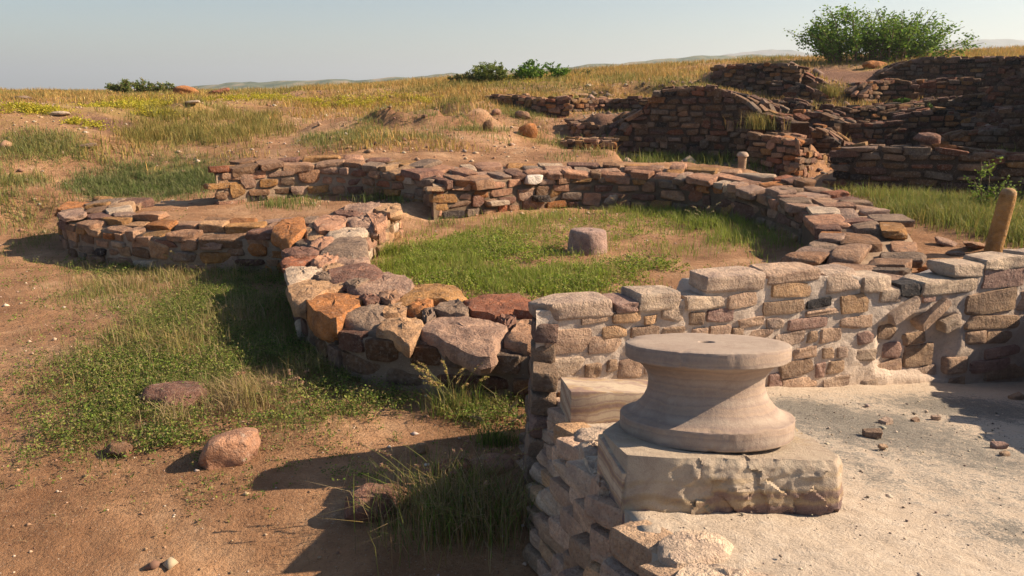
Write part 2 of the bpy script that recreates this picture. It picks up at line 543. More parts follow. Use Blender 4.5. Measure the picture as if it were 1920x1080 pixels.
def build_wall(name, label, A, B, baseA, baseB, dim=1., ins=.03, ch=.16, sw=(.25, .5), faces=('A', 'top'), meshes=ST_MID, pal=P_RING, core=M_CORE, rows=None, a_range=(0, 1), b_range=(0, 1),
               top_range=(0, 1), caps=(), group=None, thick=.14, topjit=.02, gap=.965, cat='wall', root=None, topsize=None, ragged=0., loose=1.):
    """A,B: top edge curves (n,3) of the two faces; base heights per point."""
    A = np.asarray(A, float); B = np.asarray(B, float); n = len(A)
    baseA = np.broadcast_to(np.asarray(baseA, float), (n,)); baseB = np.broadcast_to(np.asarray(baseB, float), (n,))
    if root is None:
        c = A.mean(0); root = empty(name, (c[0], c[1], float(min(baseA.min(), baseB.min()))), label, cat, group)
    # core: inset body of earth and rubble
    V = []; Fc = []
    for i in range(n):
        a, b_ = A[i], B[i]; w = (b_ - a)[:2]; w = w / (np.linalg.norm(w) + 1e-9) * ins
        drop = thick * .55
        V += [(a[0] + w[0], a[1] + w[1], baseA[i] - .25), (a[0] + w[0], a[1] + w[1], a[2] - drop), (b_[0] - w[0], b_[1] - w[1], b_[2] - drop), (b_[0] - w[0], b_[1] - w[1], baseB[i] - .25)]
    for i in range(n - 1):
        for k in range(3): Fc.append((4 * i + k, 4 * i + k + 1, 4 * i + 5 + k, 4 * i + 4 + k))
    Fc.append((0, 1, 2, 3)); e = 4 * (n - 1); Fc.append((e + 3, e + 2, e + 1, e))
    V = np.array(V) - np.array(root.location)
    co = obj('earth_core', mesh_np('earth_core', V, Fc, core), root)
    cnt = 0
    # faces
    for tagf, C, O, base, rng_ in (('A', A, B, baseA, a_range), ('B', B, A, baseB, b_range)):
        if tagf not in faces: continue
        P, d = resample(C, .1); Pb = np.c_[P, O, base]
        L = d[-1]
        mxh = (C[:, 2] - base).max(); nc = max(1, int(round(mxh / ch)))
        for k in range(nc + 1):
            s = L * rng_[0] - random.uniform(0, sw[0])
            while s < L * rng_[1]:
                w = random.uniform(*sw) * random.choice((.7, 1, 1, 1.2)); sc = s + w / 2; s += w
                if sc > L * rng_[1] or sc < L * rng_[0]: continue
                q = interp_curve(Pb, d, sc); p, o_, bz = q[:3], q[3:6], q[6]
                hgt = p[2] - bz - thick * .5
                if ragged == 0:
                    m_ = max(1, int(round(hgt / ch)))
                    if k >= m_: continue
                    h = hgt / m_; zc = bz + (k + .5) * h
                else:
                    h = ch; zc = bz + (k + .5) * ch + .03 * math.sin(sc * 1.7 + k)
                    if zc > p[2] - ch * .3: continue
                if random.random() < .14 and zc + h < p[2] - h * .6: h *= 1.8; zc += h * .22
                elif random.random() < .15: h *= .72
                q2 = interp_curve(Pb, d, min(sc + .08, L))[:3]; q1 = interp_curve(Pb, d, max(sc - .08, 0))[:3]
                xd = np.array([q2[0] - q1[0], q2[1] - q1[1], 0]); inn = (o_ - p) * (1, 1, 0); inn = inn / (np.linalg.norm(inn) + 1e-9)
                dep = random.uniform(.16, .26) * (1 if h < .25 else 1.3)
                hh = h * random.uniform(.78, 1.02); pos = p + inn * (dep / 2 - random.uniform(-.015, .035)); pos[2] = zc + random.uniform(-.012, .012) + h * .03
                place(root, pos, xd, inn, (w * gap * random.uniform(.93, 1.02), dep, hh), tuple(v * dim for v in pick(pal)), meshes)
                cnt += 1
    if 'top' in faces:
        Wd = np.linalg.norm((A - B)[:, :2], axis=1); P, d = resample((A + B) / 2, .1); L = d[-1]
        ts = topsize or sw
        nr = rows or max(1, int(round(Wd.mean() / (sum(ts) / 2 * .72))))
        for r in range(nr):
            s = L * top_range[0] - random.uniform(0, ts[0])
            while s < L * top_range[1]:
                w = random.uniform(*ts) * random.choice((.65, 1, 1, 1.25)); sc = s + w / 2; s += w
                if sc > L * top_range[1] or sc < L * top_range[0]: continue
                t = min(.93, max(.07, (r + .5) / nr + random.uniform(-.12, .12) * loose / nr))
                a = interp_curve(A, d, sc); b_ = interp_curve(B, d, sc); p = a * (1 - t) + b_ * t
                wd = np.linalg.norm((b_ - a)[:2])
                a2 = interp_curve(A, d, min(L, sc + .1)) * (1 - t) + interp_curve(B, d, min(L, sc + .1)) * t
                a1 = interp_curve(A, d, max(0, sc - .1)) * (1 - t) + interp_curve(B, d, max(0, sc - .1)) * t
                th = thick * random.uniform(.7, 1.25)
                p[2] += random.gauss(0, topjit) - th / 2 + (ragged and random.uniform(-.5, .8) * ragged)
                place(root, p, a2 - a1, (b_ - a), (w * .98, wd / nr * random.uniform(.85, 1.12 if loose == 1 else 1.35), th), tuple(v * dim for v in pick(pal)), meshes, tilt=.045)
                cnt += 1
    for end in caps:
        i = 0 if end == 0 else n - 1; a, b_ = A[i], B[i]
        j = 1 if end == 0 else n - 2
        wd = np.linalg.norm((b_ - a)[:2]); hgt = a[2] - baseA[i] - thick * .5; m_ = max(1, int(round(hgt / ch))); xd = (b_ - a) * (1, 1, 0); inn = (A[j] - A[i]) * (1, 1, 0); inn /= np.linalg.norm(inn)
        for k in range(m_):
            s = 0
            while s < wd - .05:
                w = min(random.uniform(*sw), wd - s)
                if w < .07: break
                t = (s + w / 2) / wd; p = a * (1 - t) + b_ * t; s += w
                bz = baseA[i] * (1 - t) + baseB[i] * t; h = (p[2] - thick * .5 - bz) / m_
                pos = p + inn * .09; pos[2] = bz + (k + .5) * h
                place(root, pos, xd, inn, (w * gap, .22, h * .97), tuple(v * dim for v in pick(pal)), meshes); cnt += 1
    return root


# ------------------------------------------------------------------ polygon slab stones
def slab(name, top, nrm, thick, mat, parent, color, seed=0, inset=.10, rough=.012, res=30, flare=1.03, droop=.35):
    """irregular stone from a closed outline lying in a plane"""
    rg = np.random.default_rng(seed)
    P = np.asarray(top, float); nrm = np.asarray(nrm, float); nrm /= np.linalg.norm(nrm)
    Q = np.vstack([P, P[:1]]); d = np.r_[0, np.cumsum(np.linalg.norm(np.diff(Q, axis=0), axis=1))]
    s = np.linspace(0, d[-1], res, endpoint=False)
    O = np.array([interp_curve(Q, d, x) for x in s])
    O = .7 * O + .15 * (np.roll(O, 1, 0) + np.roll(O, -1, 0))
    c = O.mean(0); size = math.sqrt(max(1e-4, np.linalg.norm(O - c, axis=1).mean()))
    rad = np.linalg.norm(O - c, axis=1).mean()
    ph = rg.uniform(0, 6, 5)
    def jit(k, amp):
        a = np.arange(res) / res * 2 * math.pi
        return amp * (np.sin(3 * a + ph[0] + k) + .7 * np.sin(7 * a + ph[1] - k) + .5 * np.sin(11 * a + ph[2] + 2 * k))[:, None] + rg.normal(0, amp * .5, (res, 1))
    rings = []
    e = min(.03, thick * .2)
    for k, (sc, dz) in enumerate([(.80, -thick), (.97, -thick * .82), (flare, -thick * .45), (1.0, -e * 1.3), (.955, -e * .25), (.80, .0), (.5, .004), (.22, .004)]):
        r_ = c + (O - c) * (sc + jit(k, .012 if sc > .7 else .006)) + nrm * (dz + rg.normal(0, rough * (1 if k > 3 else 1.2), (res, 1)) + (rg.normal(0, rough) if k else 0))
        rings.append(r_)
    V = np.vstack(rings + [c[None] + nrm * .004, c[None] - nrm * thick])
    # sag and facets on top
    for k in range(3):
        dd = rg.normal(size=3); dd -= nrm * dd.dot(nrm); dd /= np.linalg.norm(dd)
        pr = (V - c) @ dd; V = V - nrm * (np.clip(pr - rad * rg.uniform(.25, .7), 0, None) * droop * rg.uniform(.4, 1))[:, None]
    Fc = []
    m = len(rings)
    for k in range(m - 1):
        for i in range(res):
            j = (i + 1) % res; Fc.append((k * res + i, k * res + j, (k + 1) * res + j, (k + 1) * res + i))
    tri = []
    ct = m * res; cb = ct + 1
    for i in range(res):
        j = (i + 1) % res; tri.append(((m - 1) * res + i, (m - 1) * res + j, ct, ct)); tri.append((j, i, cb, cb))
    me = bpy.data.meshes.new(name)
    off = np.array(parent.location) if parent is not None else c
    me.from_pydata([tuple(x) for x in (V - off)], [], [f for f in Fc] + [t[:3] for t in tri]); me.validate(); me.update()
    me.polygons.foreach_set('use_smooth', np.ones(len(me.polygons), bool)); me.set_sharp_from_angle(angle=R(40))
    me.materials.append(mat)
    o = obj(name, me, parent, color=color)
    if parent is None: o.location = c
    return o


# ------------------------------------------------------------------ ground sheet
def build_ground():
    r = np.concatenate([np.geomspace(2.2, 66, 430), np.geomspace(68, 9000, 60)])
    u = np.linspace(-1.5, 1.5, 420)
    Yg = (r - 4)[:, None] + 0 * u[None]; Xg = r[:, None] * u[None]
    Zg = H(Xg, Yg)
    V = np.c_[Xg.ravel(), Yg.ravel(), Zg.ravel()]
    nr, nc = Xg.shape
    I = np.arange(nr * nc).reshape(nr, nc)
    Fc = np.stack([I[:-1, :-1], I[:-1, 1:], I[1:, 1:], I[1:, :-1]], -1).reshape(-1, 4)
    cov = np.zeros((len(V), 3))
    for (wx, wy, rx, ry, ch, amt) in COVER:
        q = ((V[:, 0] - wx) / rx) ** 2 + ((V[:, 1] - wy) / ry) ** 2
        cov[:, ch] = np.maximum(cov[:, ch], amt * np.exp(-q))
    farw = sstep(20, 30, V[:, 1]) * (.55 + .9 * fbm(V[:, 0] * .35, V[:, 1] * .35, 77))
    cov[:, 1] = np.maximum(cov[:, 1], np.clip(farw, 0, 1))
    cov[:, 0] = np.maximum(cov[:, 0], sstep(60, 140, V[:, 1]) * (.5 + fbm(V[:, 0] * .02, V[:, 1] * .02, 78)))
    me = mesh_np('ground', V, Fc, M_SOIL, cov, 'cover', smooth=True)
    o = obj('ground', me); tag(o, 'sandy ground rising to a grassy mound behind the ruins', kind='structure')


COVER = []


def patch(px, py, rx, ry):
    c = ground(px, py); dep = c[1] * CP + (CZ - c[2]) * SP
    a = ground(px, max(py - ry, 105)); b_ = ground(px, min(py + ry, 1079))
    return c[0], c[1], rx * dep / F, max(.15, min(abs(a[1] - b_[1]) / 2, rx * dep / F * 2.2))


# ------------------------------------------------------------------ vegetation generators
def blades(C, Hh, Wd, cols, bend=.5, seed=0, base_dark=1.):
    """C (n,3) roots; each blade 3 levels -> quads+tip as 5 verts, 2 quads-ish faces (tris)"""
    rg = np.random.default_rng(seed); n = len(C)
    az = rg.uniform(0, 2 * math.pi, n); lean = np.abs(rg.normal(.25, .22, n)) * 1.0
    d = np.c_[np.cos(az), np.sin(az), np.zeros(n)]; sidea = az + math.pi / 2 + rg.normal(0, .5, n)
    sd = np.c_[np.cos(sidea), np.sin(sidea), np.zeros(n)]
    h = Hh[:, None]; w = Wd[:, None]; up = np.array([0, 0, 1.])
    p0 = C; p1 = C + up * h * .55 + d * h * (lean[:, None] * .45); p2 = C + up * h * (1 - .35 * bend * lean[:, None]) + d * h * (lean[:, None] * (1. + bend))
    V = np.stack([p0 - sd * w * .5, p0 + sd * w * .5, p1 - sd * w * .42, p1 + sd * w * .42, p2], 1).reshape(-1, 3)
    k = np.arange(n)[:, None] * 5
    T = np.concatenate([k + np.array([[0, 1, 3]]), k + np.array([[0, 3, 2]]), k + np.array([[2, 3, 4]])], 0)
    cc = np.repeat(cols, 5, 0)
    return V, T, cc


def mixcol(pal, n, rg, jit=.18):
    pal = np.array(pal) * .90; i = rg.integers(0, len(pal), n); c = pal[i]
    return np.clip(c * rg.uniform(1 - jit, 1 + jit, (n, 1)) * rg.uniform(.93, 1.07, (n, 3)), 0, 1)


class Acc:
    def __init__(s): s.V = []; s.T = []; s.C = []; s.n = 0
    def add(s, V, T, C): s.V.append(V); s.T.append(T + s.n); s.C.append(C); s.n += len(V)
    def build(s, name, parent=None, mat=None):
        V = np.vstack(s.V); 
        if parent is not None: V = V - np.array(parent.location)
        return obj(name, mesh_np(name, V, np.vstack(s.T), mat or M_LEAF, np.vstack(s.C)), parent)


G_GREEN = [(.12, .19, .03), (.17, .25, .04), (.25, .29, .06), (.08, .12, .028), (.24, .20, .09)]
G_FRESH = [(.22, .32, .03), (.31, .38, .045), (.30, .32, .07), (.12, .19, .03), (.34, .30, .11)]
G_GREY = [(.18, .21, .075), (.23, .25, .10), (.29, .27, .13), (.13, .16, .05)]
G_GOLD = [(.50, .32, .09), (.58, .39, .13), (.36, .26, .09), (.30, .26, .08), (.47, .28, .10)]
G_GOLDG = [(.36, .28, .09), (.26, .25, .07), (.42, .30, .10), (.20, .21, .05)]
G_YEL = [(.48, .42, .04), (.38, .36, .04), (.55, .46, .05)]
G_DRY = [(.50, .38, .22), (.42, .30, .16), (.36, .24, .13)]
G_DARK = [(.05, .09, .02), (.07, .11, .025), (.09, .12, .03)]


def avoid_mask(X, Y):
    ok = np.ones(len(X), bool)
    for poly in WALL_FOOT: ok &= poly_sd(X, Y, poly) > -.02
    return ok


def grass_patch(acc, px, py, rx, ry, n, h, w, pal, seed, bend=.5, clump=.6, soft=True):
    n = int(n * (1.45 if seed < 1300 or seed > 1690 else 1.2))
    wx, wy, ax, ay = patch(px, py, rx, ry)
    rg = np.random.default_rng(seed)
    nc = max(4, n // 14)
    cx, cy = rg.normal(0, .5, nc) * ax + wx, rg.normal(0, .5, nc) * ay + wy
    i = rg.integers(0, nc, n); sp = .05 + .3 * (1 - clump)
    X = cx[i] + rg.normal(0, sp, n); Y = cy[i] + rg.normal(0, sp, n)
    ok = avoid_mask(X, Y) & (fbm(X * 1.3, Y * 1.3, 37) + .6 * fbm(X * 5, Y * 5, 38) > (-.06 if 1200 <= seed < 1400 else -.24) + rg.normal(0, .15, n)); X, Y = X[ok], Y[ok]; i = i[ok]
    n = len(X)
    if n == 0: return
    Z = H(X, Y) - .01
    hs = h * (rg.uniform(.5, 1.15, nc)[i]) * rg.uniform(.6, 1.15, n)
    ci = mixcol(pal, nc, rg, .12)[i] * .5 + mixcol(pal, n, rg) * .5
    acc.add(*blades(np.c_[X, Y, Z], hs, np.full(n, w) * rg.uniform(.7, 1.3, n), ci, bend, seed))


def leafy_patch(acc, px, py, rx, ry, n, h, leaf, pal, seed, lp=12):
    """low weeds: each plant a few creeping stems with small leaves"""
    wx, wy, ax, ay = patch(px, py, rx, ry)
    rg = np.random.default_rng(seed)
    X = rg.normal(0, .55, n) * ax + wx; Y = rg.normal(0, .55, n) * ay + wy
    k = fbm(X * 1.6, Y * 1.6, 31) + .5 * fbm(X * 6, Y * 6, 32) > -.06 + rg.normal(0, .12, n)
    X, Y = X[k], Y[k]
    ok = avoid_mask(X, Y); X, Y = X[ok], Y[ok]; n = len(X)
    if n == 0: return
    Z = H(X, Y)
    az = rg.uniform(0, 6.28, n); ln = rg.uniform(.5, 1.3, n) * h * 1.3
    t = np.tile(np.linspace(.15, 1, lp), n); r = np.repeat(np.arange(n), lp)
    hz = (rg.uniform(.3, 1.2, n) * h)[r] * np.sqrt(t)
    c = np.c_[X[r] + np.cos(az[r]) * ln[r] * t, Y[r] + np.sin(az[r]) * ln[r] * t, Z[r] + hz] + rg.normal(0, leaf * .8, (n * lp, 3))
    acc.add(*leaves(c, leaf, mixcol(pal, n * lp, rg, .25), rg))


def leaves(c, size, cols, rg, long=1.5):
    n = len(c)
    a = rg.normal(size=(n, 3)); a[:, 2] *= .5; a /= np.linalg.norm(a, axis=1)[:, None]
    b_ = np.cross(a, rg.normal(size=(n, 3))); b_ /= np.linalg.norm(b_, axis=1)[:, None] + 1e-9
    s = (size * rg.uniform(.6, 1.3, n))[:, None]
    V = np.stack([c - a * s * long * .5, c + b_ * s * .42, c + a * s * long * .5, c - b_ * s * .42], 1).reshape(-1, 3)
    k = np.arange(n)[:, None] * 4
    T = np.concatenate([k + np.array([[0, 1, 2]]), k + np.array([[0, 2, 3]])], 0)
    return V, T, np.repeat(cols, 4, 0)


def tube_np(P, Rr, seg=5):
    P = np.asarray(P, float); n = len(P); V = []; Fq = []
    for i in range(n):
        d = P[min(i + 1, n - 1)] - P[max(i - 1, 0)]; d = d / (np.linalg.norm(d) + 1e-9)
        a = np.cross(d, (0.3, .5, .8)); a /= np.linalg.norm(a) + 1e-9; b_ = np.cross(d, a)
        for k in range(seg):
            t = 2 * math.pi * k / seg; V.append(P[i] + Rr[i] * (a * math.cos(t) + b_ * math.sin(t)))
    for i in range(n - 1):
        for k in range(seg):
            j = (k + 1) % seg; Fq.append((i * seg + k, i * seg + j, (i + 1) * seg + j, (i + 1) * seg + k))
    return np.array(V), np.array(Fq)


def shrub(name, label, base, width, height, nb, leaf, pal, seed, per=26, group=None, depth=None, wisp=1.0, cat='bush'):
    rg = np.random.default_rng(seed); depth = depth or width * .6
    root = empty(name, tuple(base), label, cat, group)
    VS = []; FS = []; off = 0; LC = []
    for k in range(nb):
        bx, by = rg.uniform(-.42, .42) * width, rg.uniform(-.4, .4) * depth
        top = 1 - .5 * (abs(bx) / (width * .5)) ** 2
        h = height * top * rg.uniform(.5, 1.05)
        lean = np.array([bx * .45 + rg.normal(0, .15) * height, rg.normal(0, .25) * height, 0])
        t = np.linspace(0, 1, 7)[:, None]
        P = np.array([bx * .7, by, -.05]) + t * np.array([0, 0, h]) + (t ** 1.6) * lean + rg.normal(0, .02 * height, (7, 3)) * t
        V, Fq = tube_np(P, np.linspace(.02, .005, 7) * height * .45 + .004, 4); VS.append(V); FS.append(Fq + off); off += len(V)
        tips = [P]
        for j in range(4):
            i = rg.integers(2, 6); q = P[i]; dd = rg.normal(size=3) * (.6, .6, .35) + (0, 0, .35)
            PP = q + np.linspace(0, 1, 5)[:, None] * dd * height * .28
            V, Fq = tube_np(PP, np.linspace(.008, .003, 5) * height * .5 + .002, 3); VS.append(V); FS.append(Fq + off); off += len(V); tips.append(PP)
        for PP in tips:
            m = per if PP is not P else int(per * 1.2)
            tt = rg.uniform(.1, 1, m) * (len(PP) - 1); i0 = np.minimum(tt.astype(int), len(PP) - 2); fr = (tt - i0)[:, None]
            LC.append(PP[i0] * (1 - fr) + PP[i0 + 1] * fr + rg.normal(0, height * .035 * wisp, (m, 3)))
    st = obj('stem', mesh_np('stem', np.vstack(VS), np.vstack(FS), M_BARK), root)
    C = np.vstack(LC); C[:, 2] = np.maximum(C[:, 2], .0)
    A = Acc(); A.add(*leaves(C, leaf, mixcol(pal, len(C), rg, .3), rg)); cr = A.build('crown'); cr.parent = root
    return root


WALL_FOOT = []
def foot(A, B): WALL_FOOT.append([tuple(p[:2]) for p in A[::4]] + [tuple(A[-1][:2])] + [tuple(B[-1][:2])] + [tuple(p[:2]) for p in B[::-4]])
foot(ring_in, ring_out); foot(dee_out, dee_in); foot(bl_front, bl_rear)

RUINS = []
# ------------------------------------------------------------------ excavated walls in the upper right
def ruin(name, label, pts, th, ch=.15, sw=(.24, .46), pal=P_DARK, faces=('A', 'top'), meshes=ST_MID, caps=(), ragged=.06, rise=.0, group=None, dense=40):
    P = np.array([list(WY(px, pt, Y)) + [WY(px, pb, Y)[2]] for px, pt, pb, Y in pts])
    d = np.r_[0, np.cumsum(np.linalg.norm(np.diff(P[:, :2], axis=0), axis=1))]
    n = max(6, int(d[-1] / .2)); s = np.linspace(0, d[-1], n)
    Q = np.array([interp_curve(P, d, x) for x in s]); A = Q[:, :3]; base = Q[:, 3]
    T = np.gradient(A[:, :2], axis=0); T /= np.linalg.norm(T, axis=1)[:, None]
    nrm = np.c_[-T[:, 1], T[:, 0]]                      # away from the camera when traced left to right
    B = A.copy(); B[:, :2] += nrm * th; B[:, 2] += rise
    foot(A, B)
    for i in range(0, n, 2):
        for dd_, v_, r_ in ((-.12, base[i], .3), (-.6, base[i], .45), (-1.1, base[i], .5), (th + .05, B[i, 2] - .1, .3), (th + .5, B[i, 2] - .04, .45)):
            if dd_ > 0 and name == 'enclosure_wall' and i < n * .55: v_ = .55
            CARVE.append((A[i, 0] + nrm[i, 0] * dd_, A[i, 1] + nrm[i, 1] * dd_, v_, r_))
    RUINS.append(((name, label, A, B, base, base + .05), dict(ch=ch, sw=sw, faces=faces, meshes=meshes, pal=pal, thick=.13, caps=caps, ragged=ragged, group=group, core=M_CORE, ins=.055, dim=.74 if pal is P_DARK else .85), 'platform' if 'platform' in name else 'wall'))  # dim puts more shade into the colour of P_DARK walls


GR = 'excavated rubble walls in the upper right'
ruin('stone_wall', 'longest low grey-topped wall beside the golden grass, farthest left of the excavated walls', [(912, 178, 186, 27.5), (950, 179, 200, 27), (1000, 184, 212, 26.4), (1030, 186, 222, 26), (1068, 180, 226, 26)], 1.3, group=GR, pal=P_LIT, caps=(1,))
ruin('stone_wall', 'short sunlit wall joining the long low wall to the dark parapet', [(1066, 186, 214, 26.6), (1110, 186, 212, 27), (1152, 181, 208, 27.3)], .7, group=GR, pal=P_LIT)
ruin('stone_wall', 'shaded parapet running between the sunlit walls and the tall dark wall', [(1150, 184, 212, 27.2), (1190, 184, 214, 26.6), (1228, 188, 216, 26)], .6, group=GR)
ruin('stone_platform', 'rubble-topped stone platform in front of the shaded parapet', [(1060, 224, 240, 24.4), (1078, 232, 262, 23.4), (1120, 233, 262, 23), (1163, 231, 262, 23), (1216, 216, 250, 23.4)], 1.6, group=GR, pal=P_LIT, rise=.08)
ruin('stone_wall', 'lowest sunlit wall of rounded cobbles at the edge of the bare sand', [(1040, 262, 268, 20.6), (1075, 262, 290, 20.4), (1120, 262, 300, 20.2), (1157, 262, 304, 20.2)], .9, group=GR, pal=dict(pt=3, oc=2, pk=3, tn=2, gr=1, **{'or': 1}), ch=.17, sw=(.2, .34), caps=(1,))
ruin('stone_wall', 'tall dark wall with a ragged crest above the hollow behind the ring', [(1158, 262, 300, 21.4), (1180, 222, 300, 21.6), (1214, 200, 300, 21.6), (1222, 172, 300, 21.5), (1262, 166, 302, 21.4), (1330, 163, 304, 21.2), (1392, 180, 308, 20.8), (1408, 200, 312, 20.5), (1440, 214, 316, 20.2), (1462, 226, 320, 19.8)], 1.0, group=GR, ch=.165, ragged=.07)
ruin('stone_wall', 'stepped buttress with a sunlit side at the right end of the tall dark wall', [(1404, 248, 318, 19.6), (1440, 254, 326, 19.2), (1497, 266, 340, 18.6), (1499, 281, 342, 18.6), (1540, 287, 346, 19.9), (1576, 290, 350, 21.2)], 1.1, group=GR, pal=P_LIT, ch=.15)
ruin('stone_wall', 'upper wall of small flat stones just below the grassy crest', [(1338, 124, 166, 28.4), (1380, 122, 172, 28), (1453, 118, 190, 27.4), (1500, 124, 190, 27)], 1.2, group=GR, ch=.15, caps=(1,))
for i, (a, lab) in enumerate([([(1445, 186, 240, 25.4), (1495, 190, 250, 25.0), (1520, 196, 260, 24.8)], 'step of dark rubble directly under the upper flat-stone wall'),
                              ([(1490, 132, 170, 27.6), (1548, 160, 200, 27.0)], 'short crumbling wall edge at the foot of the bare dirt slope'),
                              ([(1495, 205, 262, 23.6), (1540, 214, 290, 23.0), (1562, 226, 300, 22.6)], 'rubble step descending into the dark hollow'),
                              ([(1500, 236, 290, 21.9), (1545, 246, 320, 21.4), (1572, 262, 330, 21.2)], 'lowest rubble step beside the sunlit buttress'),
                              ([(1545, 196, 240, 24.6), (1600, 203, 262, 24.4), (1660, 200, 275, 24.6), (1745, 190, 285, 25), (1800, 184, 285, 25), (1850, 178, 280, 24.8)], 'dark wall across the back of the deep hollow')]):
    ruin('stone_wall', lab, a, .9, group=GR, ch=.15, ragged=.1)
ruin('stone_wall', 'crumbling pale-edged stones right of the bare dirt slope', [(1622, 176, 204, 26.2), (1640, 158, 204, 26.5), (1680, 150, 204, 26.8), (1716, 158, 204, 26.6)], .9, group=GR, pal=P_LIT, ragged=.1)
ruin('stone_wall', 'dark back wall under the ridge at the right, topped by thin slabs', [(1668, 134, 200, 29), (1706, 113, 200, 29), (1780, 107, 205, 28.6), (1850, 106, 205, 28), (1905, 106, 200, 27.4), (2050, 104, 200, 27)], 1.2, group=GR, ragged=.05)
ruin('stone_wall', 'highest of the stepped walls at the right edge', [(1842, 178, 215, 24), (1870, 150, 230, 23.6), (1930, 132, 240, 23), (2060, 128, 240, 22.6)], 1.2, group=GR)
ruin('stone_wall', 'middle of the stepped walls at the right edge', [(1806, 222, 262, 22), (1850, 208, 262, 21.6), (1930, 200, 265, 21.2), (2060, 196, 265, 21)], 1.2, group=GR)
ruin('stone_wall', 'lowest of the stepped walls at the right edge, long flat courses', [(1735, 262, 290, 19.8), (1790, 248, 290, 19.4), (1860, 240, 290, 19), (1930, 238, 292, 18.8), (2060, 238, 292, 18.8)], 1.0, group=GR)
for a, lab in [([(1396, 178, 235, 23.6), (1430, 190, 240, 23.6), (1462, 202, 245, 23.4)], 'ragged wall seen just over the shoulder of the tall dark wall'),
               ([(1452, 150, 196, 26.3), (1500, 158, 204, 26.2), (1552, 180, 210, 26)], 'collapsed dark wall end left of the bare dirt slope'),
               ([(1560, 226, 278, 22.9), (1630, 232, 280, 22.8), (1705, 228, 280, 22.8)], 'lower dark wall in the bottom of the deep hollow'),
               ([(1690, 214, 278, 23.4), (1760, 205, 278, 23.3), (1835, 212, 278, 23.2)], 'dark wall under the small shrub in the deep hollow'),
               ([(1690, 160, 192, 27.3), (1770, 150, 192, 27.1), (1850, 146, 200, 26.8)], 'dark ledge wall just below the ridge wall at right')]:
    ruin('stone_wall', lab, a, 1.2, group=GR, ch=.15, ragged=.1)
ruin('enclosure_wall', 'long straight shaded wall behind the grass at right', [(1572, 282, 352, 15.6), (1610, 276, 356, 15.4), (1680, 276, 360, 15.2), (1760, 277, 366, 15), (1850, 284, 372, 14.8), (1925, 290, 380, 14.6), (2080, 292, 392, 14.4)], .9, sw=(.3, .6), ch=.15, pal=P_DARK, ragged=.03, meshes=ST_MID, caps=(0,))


_hw = catmull(np.array([[10.6, 14.6, 2.6], [12.2, 17.5, 3.3], [14.9, 22, 3.9], [17.6, 26, 4.2]]), 50); _hb = _hw + (.9, -.3, 0)  # high wall out of view, added to throw shade into the hollow
foot(_hw, _hb)
for i in range(0, 50, 3): CARVE.append((_hw[i, 0] + 1.6, _hw[i, 1], _hw[i, 2] - .2, .9)); CARVE.append((_hw[i, 0] - .7, _hw[i, 1], .6, .5))
RUINS.append((('stone_wall', 'unseen high wall on the right, added to shade the excavation', _hw, _hb, np.full(50, .4), np.full(50, 2.)), dict(ch=.3, sw=(.5, .9), faces=('A', 'top'), meshes=ST_FAR, pal=P_DARK, thick=.2, ragged=.15, group=GR, core=M_CORE, ins=.055, dim=.75), 'wall'))
# ground-cover tints: px, py, rx, ry, channel(0 green,1 straw,2 reddish), amount
for a in [(330, 620, 200, 110, 0, .35), (450, 570, 120, 80, 0, .35), (300, 740, 120, 80, 0, .4), (640, 700, 170, 60, 0, .45), (200, 520, 120, 40, 0, .4), (420, 510, 260, 22, 0, .45), (300, 345, 140, 50, 0, .8), (70, 270, 110, 45, 0, .6),
          (30, 340, 70, 30, 0, .6), (380, 245, 160, 60, 0, .45), (880, 490, 170, 60, 0, .45), (1000, 530, 150, 40, 0, .45), (1330, 430, 120, 45, 0, .4), (1150, 420, 250, 25, 0, .25), (1780, 390, 170, 70, 0, .7), (1300, 300, 180, 25, 0, .7),
          (700, 350, 130, 30, 0, .6), (380, 245, 200, 60, 1, .6), (700, 190, 260, 30, 1, .6), (1100, 170, 200, 30, 1, .6), (250, 195, 330, 22, 1, .7), (680, 255, 160, 35, 1, .6), (480, 680, 90, 60, 1, .4),
          (200, 240, 140, 25, 2, .8), (600, 220, 60, 20, 2, .5), (1580, 145, 100, 50, 2, 1.), (1500, 250, 260, 60, 2, 1.1), (1700, 200, 220, 60, 2, 1.1), (1150, 240, 110, 40, 2, .8), (350, 800, 200, 60, 2, .5), (1000, 260, 60, 20, 1, .5), (520, 175, 90, 8, 2, .5), (980, 205, 60, 30, 1, .8), (180, 760, 130, 50, 2, .5), (700, 820, 160, 40, 2, .4)]:
    wx, wy, ax, ay = patch(*a[:4]); COVER.append((wx, wy, ax, ay, a[4], a[5]))
build_ground()

